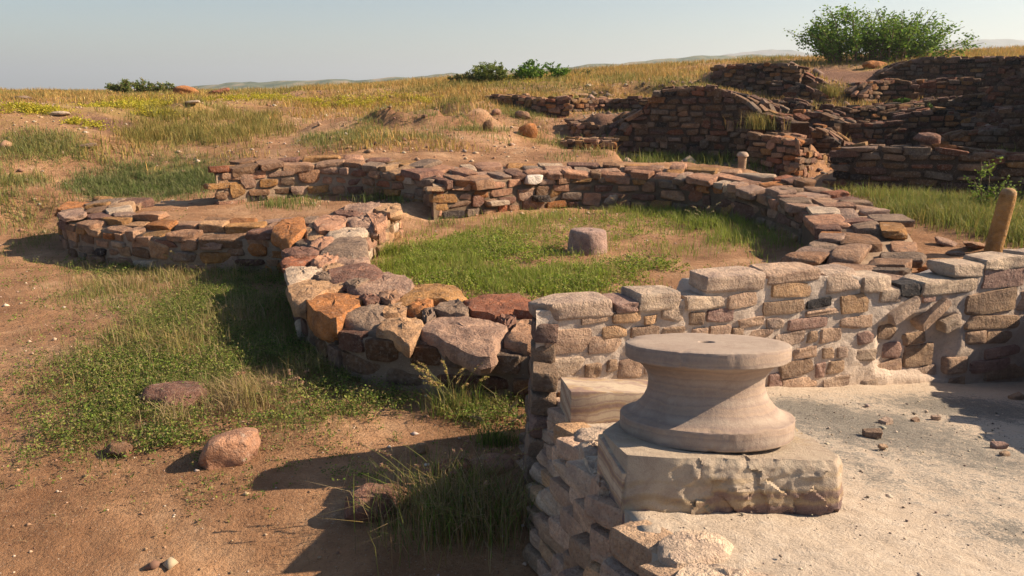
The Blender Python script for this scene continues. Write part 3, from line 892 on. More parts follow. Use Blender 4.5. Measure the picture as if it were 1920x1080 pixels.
# ------------------------------------------------------------------ distant hills and haze
def hills(name, label, prof, Yr, front, c1, c2, c3, scale, seed):
    m, nt, b = newmat(name + '_cover'); q = NB(nt); geo = q.n('ShaderNodeNewGeometry')
    mp = q.n('ShaderNodeVectorMath', operation='MULTIPLY'); mp.inputs[1].default_value = (1, .35, 1.); q.link(geo.outputs['Position'], mp.inputs[0])
    n1 = q.noise(mp.outputs[0], scale, 6, .7, .4); q.link(q.ramp(n1, [(.42, c1), (.52, c2), (.66, c3)]), b.inputs['Base Color'])
    prof = np.array(prof, float); nx = 260
    px = np.linspace(prof[0, 0], prof[-1, 0], nx); top = np.interp(px, prof[:, 0], prof[:, 1])
    X = (px - 960) / F * (Yr * CP)
    Ztop = CZ + (165 - top) / F * Yr + fbm(px * .03, px * 0, seed, 5) * Yr * .0028
    rows = 14; V = []
    for j in range(rows + 1):
        t = j / rows; y = Yr - front * (1 - t) ; zz = -16 + (Ztop + 16) * (t ** 1.5)
        zz = zz + fbm(X * .01 * 900 / Yr, np.full(nx, y) * .012 * 900 / Yr, seed + 3) * 9 * (Yr / 900) * t * (1 - t) * 2
        V.append(np.c_[X * (y / Yr), np.full(nx, y), zz])
    V.append(np.c_[X * 1.2, np.full(nx, Yr * 1.2), np.full(nx, -16.)])
    V = np.vstack(V); I = np.arange(len(V)).reshape(rows + 2, nx)
    Fc = np.stack([I[:-1, :-1], I[:-1, 1:], I[1:, 1:], I[1:, :-1]], -1).reshape(-1, 4)
    o = obj(name, mesh_np(name, V, Fc, m, smooth=True)); tag(o, label, kind='structure')


hills('hills', 'low scrub-covered hills on the far horizon',
      [(-900, 172), (200, 168), (330, 163), (420, 158), (500, 154), (560, 151), (640, 149), (700, 149), (760, 145), (820, 141), (900, 138), (1000, 133), (1050, 129), (1150, 123), (1250, 114), (1320, 109), (1400, 106), (1500, 112), (1700, 118), (1900, 116), (2400, 110), (3000, 130)],
      950, 500, (.05, .07, .03), (.13, .14, .07), (.34, .24, .16), .035, 61)
hills('plateau', 'far flat-topped blue plateau behind the ruins',
      [(1150, 130), (1300, 112), (1370, 106), (1410, 99), (1440, 97), (1470, 100), (1560, 108), (1640, 100), (1720, 88), (1790, 82), (1850, 80), (1950, 81), (2200, 84), (2600, 100), (3000, 140)],
      2600, 1100, (.06, .07, .05), (.16, .14, .11), (.28, .22, .17), .012, 62)

hz = bpy.data.materials.new('haze'); hz.use_nodes = True; hz.node_tree.nodes.clear()
ho = hz.node_tree.nodes.new('ShaderNodeOutputMaterial'); hv = hz.node_tree.nodes.new('ShaderNodeVolumePrincipled')
hv.inputs['Color'].default_value = (.80, .90, 1., 1); hv.inputs['Density'].default_value = .00032; hv.inputs['Anisotropy'].default_value = .3
hz.node_tree.links.new(hv.outputs[0], ho.inputs['Volume'])
x0, x1, y0, y1, z0, z1 = -14000, 14000, -60, 9500, -24, 190
hb = mesh_np('haze', [(x, y, z) for x in (x0, x1) for y in (y0, y1) for z in (z0, z1)], [(0, 1, 3, 2), (4, 6, 7, 5), (0, 4, 5, 1), (2, 3, 7, 6), (0, 2, 6, 4), (1, 5, 7, 3)], hz)
tag(obj('haze', hb), 'pale warm haze over the far hills', kind='stuff')

# ------------------------------------------------------------------ circular wall
N = len(ring_in)
si = np.linspace(0, 1, N)
base_in = np.full(N, -.02); base_out = np.interp(si, [0, .12, .2, .5, .58, .7, 1], [.1, .05, -.28, -.33, .0, .35, .6])
ring_root = empty('circular_stone_wall', (1.33, 11.1, 0), 'thick low ring of rubble stones enclosing the grassy floor and the drum stone', 'wall')
build_wall('ring', '', ring_in, ring_out, base_in, base_out, ch=.165, sw=(.28, .55), faces=('A',), a_range=(.57, 1), meshes=ST_MID, pal=P_RING, root=ring_root, core=M_CORE_PALE, thick=.15, caps=())
# outer face, front left (its shade also put into the stone colours by dim)
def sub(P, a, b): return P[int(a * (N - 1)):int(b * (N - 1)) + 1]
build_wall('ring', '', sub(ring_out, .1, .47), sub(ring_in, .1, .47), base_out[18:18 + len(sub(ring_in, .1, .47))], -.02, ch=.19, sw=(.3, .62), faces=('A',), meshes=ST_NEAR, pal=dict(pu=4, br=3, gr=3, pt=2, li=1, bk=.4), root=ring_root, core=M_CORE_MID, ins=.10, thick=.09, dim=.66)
# pier inner face
build_wall('ring', '', sub(ring_in, 0, .22), sub(ring_out, 0, .22), -.02, .05, ch=.15, sw=(.2, .4), faces=('A',), meshes=ST_NEAR, pal=dict(tn=4, pk=3, wh=2, oc=1), root=ring_root, core=M_CORE_PALE, thick=.16, caps=(0,))
# top of the right and rear arc
build_wall('ring', '', sub(ring_in, .50, 1), sub(ring_out, .50, 1), 0., .3, ch=.2, sw=(.4, .8), faces=('top',), meshes=ST_NEAR, pal=dict(pt=3, pk=3, li=3, gr=2, pu=2, oc=1.4, wh=.8, rd=.5, br=1, **{'or': .8}), root=ring_root, core=M_CORE_PALE, thick=.16, caps=(1,), topsize=(.30, .66), topjit=.02, rows=3, loose=2.4)

# top stones of the front arc, traced one by one
Z5 = lambda y: float(np.interp(y, [375, 430, 480, 530, 600, 680], [.52, .40, .31, .25, .19, .15]))
tops = [
    ('or', .30, [(225, 595), (330, 530), (450, 522), (540, 600), (412, 690), (380, 705), (280, 660)]),
    ('tn', .24, [(125, 515), (235, 470), (400, 488), (440, 520), (330, 538), (225, 595), (160, 590)]),
    ('gr', .28, [(415, 685), (500, 640), (640, 592), (680, 640), (625, 745), (520, 720)]),
    ('tn', .24, [(625, 755), (680, 685), (830, 672), (880, 740), (795, 812), (705, 770)]),
    ('li', .26, [(870, 765), (985, 682), (1060, 672), (1340, 750), (1250, 860), (1180, 862), (1010, 815)]),
    ('pt', .24, [(1350, 815), (1400, 745), (1480, 672), (1600, 715), (1620, 800), (1480, 840)]),
    ('pu', .14, [(1290, 692), (1350, 675), (1400, 700), (1355, 742)]),
    ('rd', .20, [(1120, 575), (1250, 565), (1400, 570), (1520, 630), (1500, 672), (1380, 657), (1290, 688), (1160, 660)]),
    ('gr', .18, [(940, 652), (1000, 605), (1070, 600), (1130, 650), (1120, 682), (1000, 672)]),
    ('oc', .18, [(700, 612), (830, 545), (850, 518), (1060, 528), (1118, 570), (1105, 605), (930, 590), (790, 622)]),
    ('or', .14, [(790, 645), (870, 592), (930, 592), (930, 640), (870, 662)]),
    ('tn', .16, [(655, 662), (700, 625), (780, 620), (790, 652), (760, 680), (662, 685)]),
    ('gr', .15, [(870, 652), (930, 642), (950, 690), (900, 728)]),
    ('li', .22, [(470, 520), (600, 482), (660, 450), (760, 465), (812, 500), (805, 540), (680, 550), (600, 562)]),
    ('pu', .18, [(360, 430), (480, 400), (590, 390), (660, 448), (600, 480), (440, 492), (365, 480)]),
    ('gr', .12, [(440, 500), (500, 485), (585, 488), (500, 520)]),
    ('pt', .14, [(635, 562), (720, 545), (745, 590), (700, 612), (640, 592)]),
    ('pu', .12, [(520, 570), (600, 565), (635, 590), (560, 602)]),
    ('wh', .18, [(110, 430), (200, 405), (300, 402), (310, 440), (250, 462), (130, 492)]),
    ('gr', .13, [(255, 462), (320, 442), (360, 452), (360, 482), (300, 480)]),
    ('tn', .12, [(305, 400), (380, 385), (432, 400), (360, 426), (312, 426)]),
    ('rd', .16, [(90, 382), (200, 345), (290, 350), (250, 390), (200, 403), (100, 412)]),
    ('pk', .14, [(255, 383), (350, 340), (410, 350), (380, 380), (300, 400)]),
    ('li', .16, [(380, 366), (480, 335), (560, 340), (572, 385), (480, 404), (400, 395)]),
    ('gr', .22, [(300, 330), (390, 262), (500, 240), (552, 262), (555, 330), (420, 344)]),
    ('pu', .16, [(90, 322), (200, 305), (300, 312), (290, 345), (130, 357)]),
    ('pk', .16, [(245, 292), (300, 240), (360, 236), (380, 265), (320, 302)]),
    ('wh', .16, [(335, 230), (400, 196), (550, 182), (556, 226), (480, 240), (360, 246)]),
    ('li', .20, [(440, 152), (500, 126), (592, 132), (612, 182), (560, 180), (480, 176)]),
    ('pk', .18, [(270, 167), (330, 120), (400, 110), (450, 150), (400, 182), (300, 192)]),
    ('pk', .20, [(562, 120), (620, 100), (670, 112), (672, 152), (612, 172)]),
    ('tn', .22, [(612, 92), (660, 56), (742, 50), (756, 100), (700, 112), (672, 108)]),
    ('li', .16, [(430, 92), (500, 50), (620, 45), (640, 72), (560, 96)]),
    ('pu', .12, [(382, 102), (480, 96), (560, 102), (500, 124), (400, 120)]),
    ('or', .20, [(30, 202), (90, 150), (200, 140), (216, 200), (130, 232)]),
    ('tn', .16, [(215, 202), (262, 165), (332, 180), (330, 222), (240, 240)]),
]
for i, (col, th, pts) in enumerate(tops):
    q = [(500 + x / 3, 360 + y / 3) for x, y in pts]
    zt = Z5(np.mean([p[1] for p in q])) + random.uniform(-.01, .02)
    P = [WZ(a, b, zt) for a, b in q]
    c = PAL[col]; P = np.array(P); P = P.mean(0) + (P - P.mean(0)) * 1.13
    slab('stone', P, (0, 0, 1), th * (.95 if col == 'or' else .72), M_STONE, ring_root, tuple(min(.75, v * 1.12) for v in c), seed=500 + i, rough=.007, droop=.22)
# hidden front part of the ring top keeps going behind the terrace wall
build_wall('ring', '', sub(ring_in, .395, .52), sub(ring_out, .395, .52), 0., -.3, faces=('top',), meshes=ST_NEAR, root=ring_root, core=M_CORE_PALE, thick=.14, topsize=(.6, .95), rows=2)
# white stone in the rear inner face and its charcoal neighbour are particular stones of the ring
for px, py, w, h, c in [(1000, 327, .36, .17, (.72, .68, .64)), (1015, 371, .38, .13, PAL['bk']), (902, 333, .50, .19, PAL['pt']), (935, 350, .5, .1, PAL['wh'])]:
    z = .56 if py < 340 else .2
    k = np.argmin([abs((p[0] / (p[1] * CP + (CZ - z) * SP)) * F + 960 - px) + (0 if p[1] > 12 else 1e4) for p in ring_in]); p = ring_in[k]
    place(ring_root, (p[0], p[1] - .02, z), ring_in[k - 1] - ring_in[k + 1 if k + 1 < N else k], (0, 1, 0), (w, .24, h), c, ST_NEAR, tilt=.02)

# ------------------------------------------------------------------ D-shaped wall, back-left wall
build_wall('curved_stone_wall', 'low curved rubble wall at left with a rounded end, joining the ring', dee_out, dee_in, np.interp(np.linspace(0, 1, 80), [0, .6, 1], [-.40, -.40, .0]), .12,
           ch=.15, sw=(.26, .5), faces=('A', 'top'), meshes=ST_NEAR, pal=dict(pt=4, tn=2.2, oc=2, gr=2, br=2, pu=1.5, li=1.6, wh=.9, bk=.4, **{'or': 1.4}), core=M_CORE_PALE, thick=.15, topsize=(.3, .58), topjit=.035, rows=3)
build_wall('back_stone_wall', 'rubble wall behind the sandy floor, ending in squared blocks at left', bl_front, bl_rear, .12, .6, ch=.16, sw=(.26, .5), faces=('A', 'top'), meshes=ST_MID,
           pal=P_RING, core=M_CORE_PALE, thick=.15, rows=2, caps=(0,), topsize=(.3, .6), topjit=.03)

# ------------------------------------------------------------------ excavated walls in the upper right
for a_, k_, c_ in RUINS: tag(build_wall(*a_, **k_), cat=c_)

# ------------------------------------------------------------------ terrace in the foreground
TA, TB, TC = 1.193, -.058, -.18
def TZ(X, Y): return TA + TB * X + TC * Y
def WT(px, py, dz=0.):
    d = ray(px, py); t = (TA + dz - CZ) / (d[2] - TB * d[0] - TC * d[1]); return d * t + np.array([0, 0, CZ])


WP0 = np.array([.15, 4.82]); WDIR = np.array([.94, .341]); WDIR /= np.linalg.norm(WDIR); WN = np.array([WDIR[1], -WDIR[0]])   # toward the viewer
def WW(px, py, off=0.):
    d = ray(px, py); p0 = WP0 + WN * off; t = (p0 @ WN) / (d[:2] @ WN); return d * t + np.array([0, 0, CZ])


edge_px = [(1262, 1082), (1215, 1010), (1182, 962), (1128, 905), (1100, 850), (1072, 798), (1062, 762), (1056, 730), (1046, 704)]
edge = [WT(*e) for e in edge_px]
edge = [np.array([.40, 1.2, TZ(.40, 1.2)]), np.array([.385, 1.6, TZ(.385, 1.6)])] + edge[0:]
edge[1] = (edge[0] + edge[2]) / 2
M_TERR, nt, b = newmat('terrace_earth'); q = NB(nt)
v = q.n('ShaderNodeNewGeometry').outputs['Position']
n1 = q.noise(v, 1.6, 6, .7, .5); n2 = q.noise(v, 14., 6, .75, .4); n3 = q.noise(v, 90., 5, .75)
c = q.ramp(n2, [(.3, (.45, .36, .275)), (.5, (.53, .435, .34)), (.7, (.60, .51, .415))])
at = q.n('ShaderNodeAttribute'); at.attribute_name = 'cover'; sep = q.n('ShaderNodeSeparateColor'); q.link(at.outputs['Color'], sep.inputs[0])
f = q.ramp(q.math('ADD', sep.outputs[0], q.math('ADD', q.math('MULTIPLY', q.math('SUBTRACT', n2, .5), 1.8), q.math('MULTIPLY', q.math('SUBTRACT', n3, .5), 2.4))), [(.42, g(0)), (.68, g(1))])
c = q.mix(q.math('MULTIPLY', f, .85), c, q.ramp(n3, [(.40, (.05, .05, .045)), (.6, (.24, .23, .205))]))
c = q.mix(q.math('MULTIPLY', q.ramp(n3, [(.60, g(0)), (.70, g(1))]), .65), c, (.20, .16, .12))
f2 = q.ramp(q.math('ADD', sep.outputs[1], q.math('MULTIPLY', q.math('SUBTRACT', n2, .5), 1.)), [(.5, g(0)), (.6, g(1))])
c = q.mix(f2, c, q.ramp(n2, [(.35, (.52, .46, .41)), (.6, (.70, .66, .60))]))
q.link(c, b.inputs['Base Color'])
q.link(q.bump(q.math('ADD', q.math('MULTIPLY', n2, 1.), q.math('MULTIPLY', n3, .45)), .8, .03), b.inputs['Normal'])


def build_terrace():
    E = np.array(edge); nv = 150; nu = 200
    Ys = np.linspace(1.2, 6.3, nv); V = []; cov = []
    Eo = E[np.argsort(E[:, 1])]
    for Y in Ys:
        xl = np.interp(Y, Eo[:, 1], Eo[:, 0]) + .05
        if Y > 4.82: xl = max(xl, WP0[0] + (Y - WP0[1]) / WDIR[1] * WDIR[0] - .35)
        X = xl + (6.0 - xl) * np.linspace(0, 1, nu) ** 1.4
        Z = TZ(X, Y) + fbm(X * 3, np.full(nu, Y * 3), 90) * .022 + fbm(X * 14, np.full(nu, Y * 14), 91, 3) * .010
        X[0] -= .06; X[1] = X[0] + .004; Z[0] = Z[1] - .35
        V.append(np.c_[X, np.full(nu, Y), Z])
        g1 = np.zeros(nu); g2 = np.zeros(nu)
        for px, py, rx, ry, a in [(1640, 800, 200, 45, .95), (1800, 840, 160, 60, .75), (1820, 765, 190, 25, .95), (1540, 775, 110, 30, 1.1), (1650, 830, 120, 40, .6), (1750, 870, 160, 40, .5), (1800, 920, 190, 50, .5), (1890, 1000, 90, 50, .65), (1610, 870, 60, 60, .6), (1640, 900, 90, 30, .5)]:
            p = WT(px, py); pr = WT(px + rx, py); pu = WT(px, py - ry); g1 = np.maximum(g1, a * np.exp(-((X - p[0]) / (pr[0] - p[0])) ** 2 - ((Y - p[1]) / (pu[1] - p[1])) ** 2))
        cov.append(np.c_[g1, g2, g2 * 0])
    V = np.vstack(V); cov = np.vstack(cov); I = np.arange(nv * nu).reshape(nv, nu)
    Fc = np.stack([I[:-1, :-1], I[:-1, 1:], I[1:, 1:], I[1:, :-1]], -1).reshape(-1, 4)
    o = obj('terrace_ground', mesh_np('terrace_ground', V, Fc, M_TERR, cov, 'cover', smooth=True)); tag(o, 'pale trodden earth on top of the raised terrace', kind='structure')


build_terrace()

# --- rear wall of the terrace: lime mortar body with set stones
def wall_s(P): return (P[:2] - WP0) @ WDIR
rw = empty('mortared_stone_wall', (float(WP0[0]), float(WP0[1]), .3), 'pale mortared stone wall with an uneven crest behind the concave pillar base', 'wall')
crest_px = [(1012, 582), (1155, 585), (1172, 592), (1200, 575), (1205, 560), (1318, 562), (1330, 530), (1480, 520), (1600, 515), (1640, 528), (1680, 552), (1712, 562), (1760, 545), (1790, 520), (1850, 498), (1925, 490), (2100, 470), (2300, 480)]
CR = np.array([[wall_s(WW(*p)), WW(*p)[2]] for p in crest_px])
rec = [(WW(1642, 700)), (WW(1648, 610)), (WW(1700, 590)), (WW(1790, 590)), (WW(1800, 640)), (WW(1770, 712))]
rec_poly = [(wall_s(p), p[2]) for p in rec]


def build_rear_wall():
    ns, nz = 330, 60; smax = CR[-1, 0]; V = []
    S = np.linspace(0, smax, ns)
    for s in S:
        p = WP0 + WDIR * s; zb = TZ(p[0], p[1]) - .25; zt = np.interp(s, CR[:, 0], CR[:, 1])
        z = np.linspace(zb, zt, nz); ss = np.full(nz, s)
        dep = fbm(ss * 9, z * 9, 70) * .010 + fbm(ss * 34, z * 34, 71, 4) * .007
        dr = poly_sd(ss, z, rec_poly); dep = dep - (1 - sstep(-.07, .03, dr)) * .06 * (1 + .3 * fbm(ss * 8, z * 8, 75))
        V.append(np.c_[p[0] + WN[0] * dep, p[1] + WN[1] * dep, z])
        p2_ = p + WDIR * .17 * max(0, 1 - s / .4)
        V.append(np.array([[p2_[0] - WN[0] * .36, p2_[1] - WN[1] * .36, zt - .05], [p2_[0] - WN[0] * .38, p2_[1] - WN[1] * .38, -.6]]))
    V = np.vstack(V) - np.array(rw.location); m = nz + 2; I = np.arange(ns * m).reshape(ns, m)
    Fc = np.stack([I[:-1, :-1], I[1:, :-1], I[1:, 1:], I[:-1, 1:]], -1).reshape(-1, 4)
    Fc = np.vstack([Fc, [[0, m - 1, m - 2, nz - 1]], ])
    o = obj('mortar', mesh_np('mortar', V, Fc, M_MORTAR, smooth=True), rw)


build_rear_wall()
PC = {'t': (.54, .405, .31), 'o': (.54, .375, .235), 'p': (.40, .28, .245), 'g': (.52, .42, .345), 'k': (.04, .042, .05), 'w': (.56, .47, .38), 'b': (.40, .30, .22)}
PC = {k: sc(v, 1.0) for k, v in PC.items()}
placed = []


def wall_stone(x0, y0, x1, y1, col, rot=0., cap=False, proud=.03, dims=None):
    c = WW((x0 + x1) / 2, (y0 + y1) / 2); l = WW(x0, (y0 + y1) / 2); r_ = WW(x1, (y0 + y1) / 2); t_ = WW((x0 + x1) / 2, y0); b_ = WW((x0 + x1) / 2, y1)
    w = np.linalg.norm(r_ - l); h = np.linalg.norm(t_ - b_)
    if dims: w, h = dims[0] * 4.9 / F, dims[1] * 4.9 / F
    placed.append((x0, y0, x1, y1))
    dep = .30 if cap else .16
    if cap: cc0 = WW((x0 + x1) / 2, (y0 + y1) / 2 + 8); c = cc0
    cc = c + np.array([WN[0], WN[1], 0]) * (proud - dep / 2)
    xd = Vector((WDIR[0] * math.cos(rot), WDIR[1] * math.cos(rot), math.sin(rot)))
    fr_ = random.uniform(.88, 1.1); cl = tuple(v * fr_ for v in PC[col])
    place(rw, cc, xd, (-WN[0], -WN[1], 0), (w * 1.02, dep, h * (.92 if cap else 1.04)), cl, ST_PALE, tilt=.02)


c4 = [(160, 285, 575, 400, 'g', 1), (385, 395, 535, 435, 't', 0), (185, 465, 460, 605, 't', 0), (500, 450, 645, 520, 'o', 0), (430, 505, 620, 605, 't', 0), (190, 630, 410, 745, 'w', 0), (410, 660, 500, 745, 'b', 0),
      (530, 640, 590, 710, 'b', 0), (592, 640, 730, 745, 't', 0), (565, 375, 720, 435, 'o', 0), (740, 395, 825, 445, 'o', 0), (710, 235, 948, 345, 'w', 1), (575, 290, 705, 360, 'p', 1), (840, 350, 965, 430, 'w', 0), (670, 455, 828, 515, 'b', 0),
      (835, 455, 970, 510, 'b', 0), (970, 255, 1195, 345, 'w', 1), (1205, 265, 1380, 352, 't', 0), (995, 375, 1080, 445, 'b', 0), (1095, 355, 1250, 430, 'p', 0), (1010, 465, 1100, 512, 't', 0), (1110, 450, 1230, 512, 't', 0), (1235, 462, 1300, 510, 'b', 0),
      (1270, 400, 1415, 455, 't', 0), (1425, 405, 1530, 465, 'g', 0), (1310, 470, 1465, 515, 't', 0), (1090, 135, 1430, 240, 'g', 1), (1430, 108, 1740, 190, 't', 1), (1460, 210, 1725, 290, 'o', 0), (1410, 310, 1640, 388, 'b', 0),
      (1660, 298, 1798, 348, 'k', 0), (1650, 358, 1835, 388, 't', 0), (1550, 405, 1775, 470, 'p', 0), (1480, 480, 1650, 555, 'g', 0), (1657, 480, 1715, 545, 'b', 0), (1722, 465, 1850, 540, 't', 0), (1580, 568, 1735, 630, 't', 0), (1742, 575, 1810, 635, 'b', 0),
      (1825, 570, 1885, 630, 'g', 0), (1500, 645, 1695, 735, 'b', 0), (1702, 650, 1755, 740, 'p', 0), (1762, 650, 1860, 720, 'b', 0), (1440, 720, 1515, 800, 'p', 0), (1520, 745, 1720, 805, 't', 0), (1750, 732, 1900, 800, 'g', 0)]
for x0_, y0_, x1_, y1_, col, cap in c4:
    wall_stone(960 + x0_ / 3, 460 + y0_ / 3, 960 + x1_ / 3, 460 + y1_ / 3, col, cap=bool(cap), rot=random.gauss(0, .02), proud=.03 if cap else .022)
c6 = [(800, 600, 995, 725, 'g', 1), (885, 755, 1050, 860, 'o', 0), (1000, 630, 1190, 725, 'w', 1), (880, 880, 1072, 950, 't', 0), (975, 962, 1072, 1032, 'p', 0), (1110, 722, 1230, 795, 'w', 0), (1215, 695, 1345, 765, 'k', 0), (1340, 640, 1660, 740, 'w', 1),
      (1515, 560, 1700, 640, 'w', 1), (1700, 520, 1925, 598, 'w', 1), (1690, 605, 1915, 715, 'p', 0), (1342, 742, 1415, 800, 'p', 0), (1590, 735, 1870, 860, 'b', 0), (1878, 730, 1990, 840, 't', 0), (1590, 875, 1890, 950, 'b', 0), (1590, 962, 1700, 1040, 't', 0),
      (1705, 962, 1850, 1030, 'b', 0), (1700, 1045, 1925, 1100, 'p', 0), (1480, 1110, 1600, 1200, 't', 0), (1610, 1120, 1840, 1190, 'p', 0), (1700, 1150, 1920, 1230, 'b', 0)]
for x0_, y0_, x1_, y1_, col, cap in c6:
    wall_stone(1280 + x0_ / 3, 300 + y0_ / 3, 1280 + x1_ / 3, 300 + y1_ / 3, col, cap=bool(cap), rot=random.gauss(0, .03), proud=.03 if cap else .022)
wall_stone(1650, 560, 1735, 600, 'g', rot=.45, proud=.05, dims=(92, 32))
wall_stone(1705, 553, 1787, 620, 't', rot=.62, proud=.06, dims=(100, 27))
wall_stone(1755, 588, 1806, 622, 'w', rot=.3, proud=.05, dims=(52, 30))
for q_ in [(1655, 612, 1690, 640, 'b'), (1662, 645, 1700, 675, 'p'), (1705, 650, 1760, 690, 'b'), (1652, 680, 1700, 706, 't'), (1700, 628, 1745, 650, 'b'), (1708, 692, 1765, 712, 'g')]: wall_stone(*q_, rot=random.gauss(0, .12), proud=-.035)
# remaining small stones set between the big ones
rr = random.Random(5)
cnt = 0
for tr in range(9000):
    w = rr.uniform(24, 72); h = rr.uniform(15, 30); x = rr.uniform(1016, 2250); y = rr.uniform(520, 712)
    s_, z_ = wall_s(WW(x + w / 2, y)), WW(x + w / 2, y)[2]
    if z_ > np.interp(s_, CR[:, 0], CR[:, 1]) - .02: continue
    if 1640 < x + w / 2 < 1800 and 585 < y + h < 716: continue
    if any(x < b2 + 5 and x + w > a2 - 5 and y < d2 + 5 and y + h > c2 - 5 for a2, c2, b2, d2 in placed): continue
    wall_stone(x, y, x + w, y + h, rr.choice('ttggbbwop'), rot=rr.gauss(0, .03), proud=.017); cnt += 1
    if cnt > 200: break
s = 0.
for k in range(12):   # crest stones of the part that goes on beyond the picture's edge
    wall_stone(1925 + k * 31, 465, 1953 + k * 31, 490, 'w', cap=True, proud=.05)

# --- unseen wall right of the terrace, added to cast shadow on the trodden earth
sA = np.array([[3.45, 3.3, .0], [3.72, 4.1, .0], [4.05, 4.9, 0], [4.7, 6.4, 0]]); hts = [.45, .75, .85, .9]
sAz = np.array([[x, y, TZ(x, y) + h] for (x, y, _), h in zip(sA, hts)])
sAz = catmull(sAz, 26); sB = sAz.copy(); sB[:, 0] += .45
build_wall('shadow_caster_wall', 'unseen stone wall right of the terrace, added to cast a shadow on it', sAz, sB, np.array([TZ(p[0], p[1]) - .05 for p in sAz]), -.2, ch=.16, sw=(.2, .42), faces=('A', 'B', 'top'), meshes=ST_PALE, pal=dict(tn=3, wh=2, li=1), core=M_MORTAR, caps=(0,), ragged=.08)

# --- retaining wall on the terrace's left side
ret = empty('retaining_wall', (.2, 2.8, -.3), 'retaining wall of pale rubble dropping from the terrace edge to the ground', 'wall')
Ez = catmull(np.array(edge), 70)
Eb = np.array([[np.interp(p[1], [1.2, 2.6, 4.8], [.30, .22, .10]), p[1], -.36] for p in Ez])
def build_ret():
    V = []; nz = 26; n = len(Ez)
    for i in range(n):
        t = np.linspace(0, 1, nz)[:, None]; a = Ez[i] + (.02, 0, -.03); P = a * (1 - t) + Eb[i] * t
        P[:, 0] += .015 + fbm(P[:, 1] * 8, P[:, 2] * 8, 80) * .03
        V.append(P)
    V = np.vstack(V) - np.array(ret.location); I = np.arange(n * nz).reshape(n, nz)
    Fc = np.stack([I[:-1, :-1], I[:-1, 1:], I[1:, 1:], I[1:, :-1]], -1).reshape(-1, 4)
    obj('mortar', mesh_np('mortar', V, Fc, M_MORTAR, smooth=True), ret)
build_ret()
Ed = np.r_[0, np.cumsum(np.linalg.norm(np.diff(Ez[:, :2], axis=0), axis=1))]
nrow = 8
for k in range(nrow):
    s = random.uniform(-.1, 0)
    while s < Ed[-1]:
        w = random.uniform(.18, .42); sc_ = s + w / 2; s += w + .008
        if sc_ > Ed[-1]: break
        a = interp_curve(Ez, Ed, sc_); b_ = interp_curve(Eb, Ed, sc_); t = (k + .5) / nrow; p = a * (1 - t) + b_ * t
        a2 = interp_curve(Ez, Ed, min(sc_ + .1, Ed[-1])) * (1 - t) + interp_curve(Eb, Ed, min(sc_ + .1, Ed[-1])) * t
        h = (a[2] - b_[2]) / nrow
        p[0] += random.uniform(.03, .05)
        place(ret, p, a2 - p, (1, 0, 0), (w * .97, .17, h * random.uniform(.78, .98)), shade(PC[random.choice('ttobbgwt')], 1.0, 1.28), ST_PALE, tilt=.03)  # stones lightened: reflected light on this shaded face put into their colour
# coping stones along the edge
cop = [([(1232, 1004), (1270, 990), (1340, 985), (1385, 1003), (1370, 1030), (1300, 1050), (1262, 1052), (1235, 1035)], 'w', .22),
       ([(1262, 1075), (1290, 1052), (1350, 1048), (1440, 1056), (1480, 1080), (1440, 1120), (1300, 1125)], 'w', .2),
       ([(1076, 800), (1130, 795), (1200, 797), (1190, 822), (1128, 826), (1082, 818)], 'w', .14), ([(1082, 822), (1128, 826), (1135, 850), (1096, 846)], 'w', .14),
       ([(1092, 850), (1140, 852), (1150, 880), (1108, 878)], 'w', .16), ([(1108, 884), (1140, 884), (1146, 915), (1122, 912)], 't', .14),
       ([(1046, 708), (1062, 708), (1066, 722), (1052, 726)], 't', .12)]
for i, (pts, col, th) in enumerate(cop):
    slab('coping_stone', [WT(x, y, .02) for x, y in pts], (-TB, -TC, 1), th, M_PALE, ret, tuple(v * 1.15 for v in PC[col]), seed=900 + i, rough=.004)
# corner pier: the far end of the retaining wall under the mortared wall
z0_ = float(WW(1008, 608)[2])
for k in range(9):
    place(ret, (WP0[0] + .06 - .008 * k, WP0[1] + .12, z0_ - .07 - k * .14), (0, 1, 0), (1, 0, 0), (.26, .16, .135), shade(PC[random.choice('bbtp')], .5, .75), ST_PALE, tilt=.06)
    place(ret, (WP0[0] + .05 - .010 * k, WP0[1] - .14, z0_ - .30 - k * .14), (0, 1, 0), (1, 0, 0), (.24, .16, .135), shade(PC[random.choice('bbtp')], .6, .85), ST_PALE, tilt=.06)

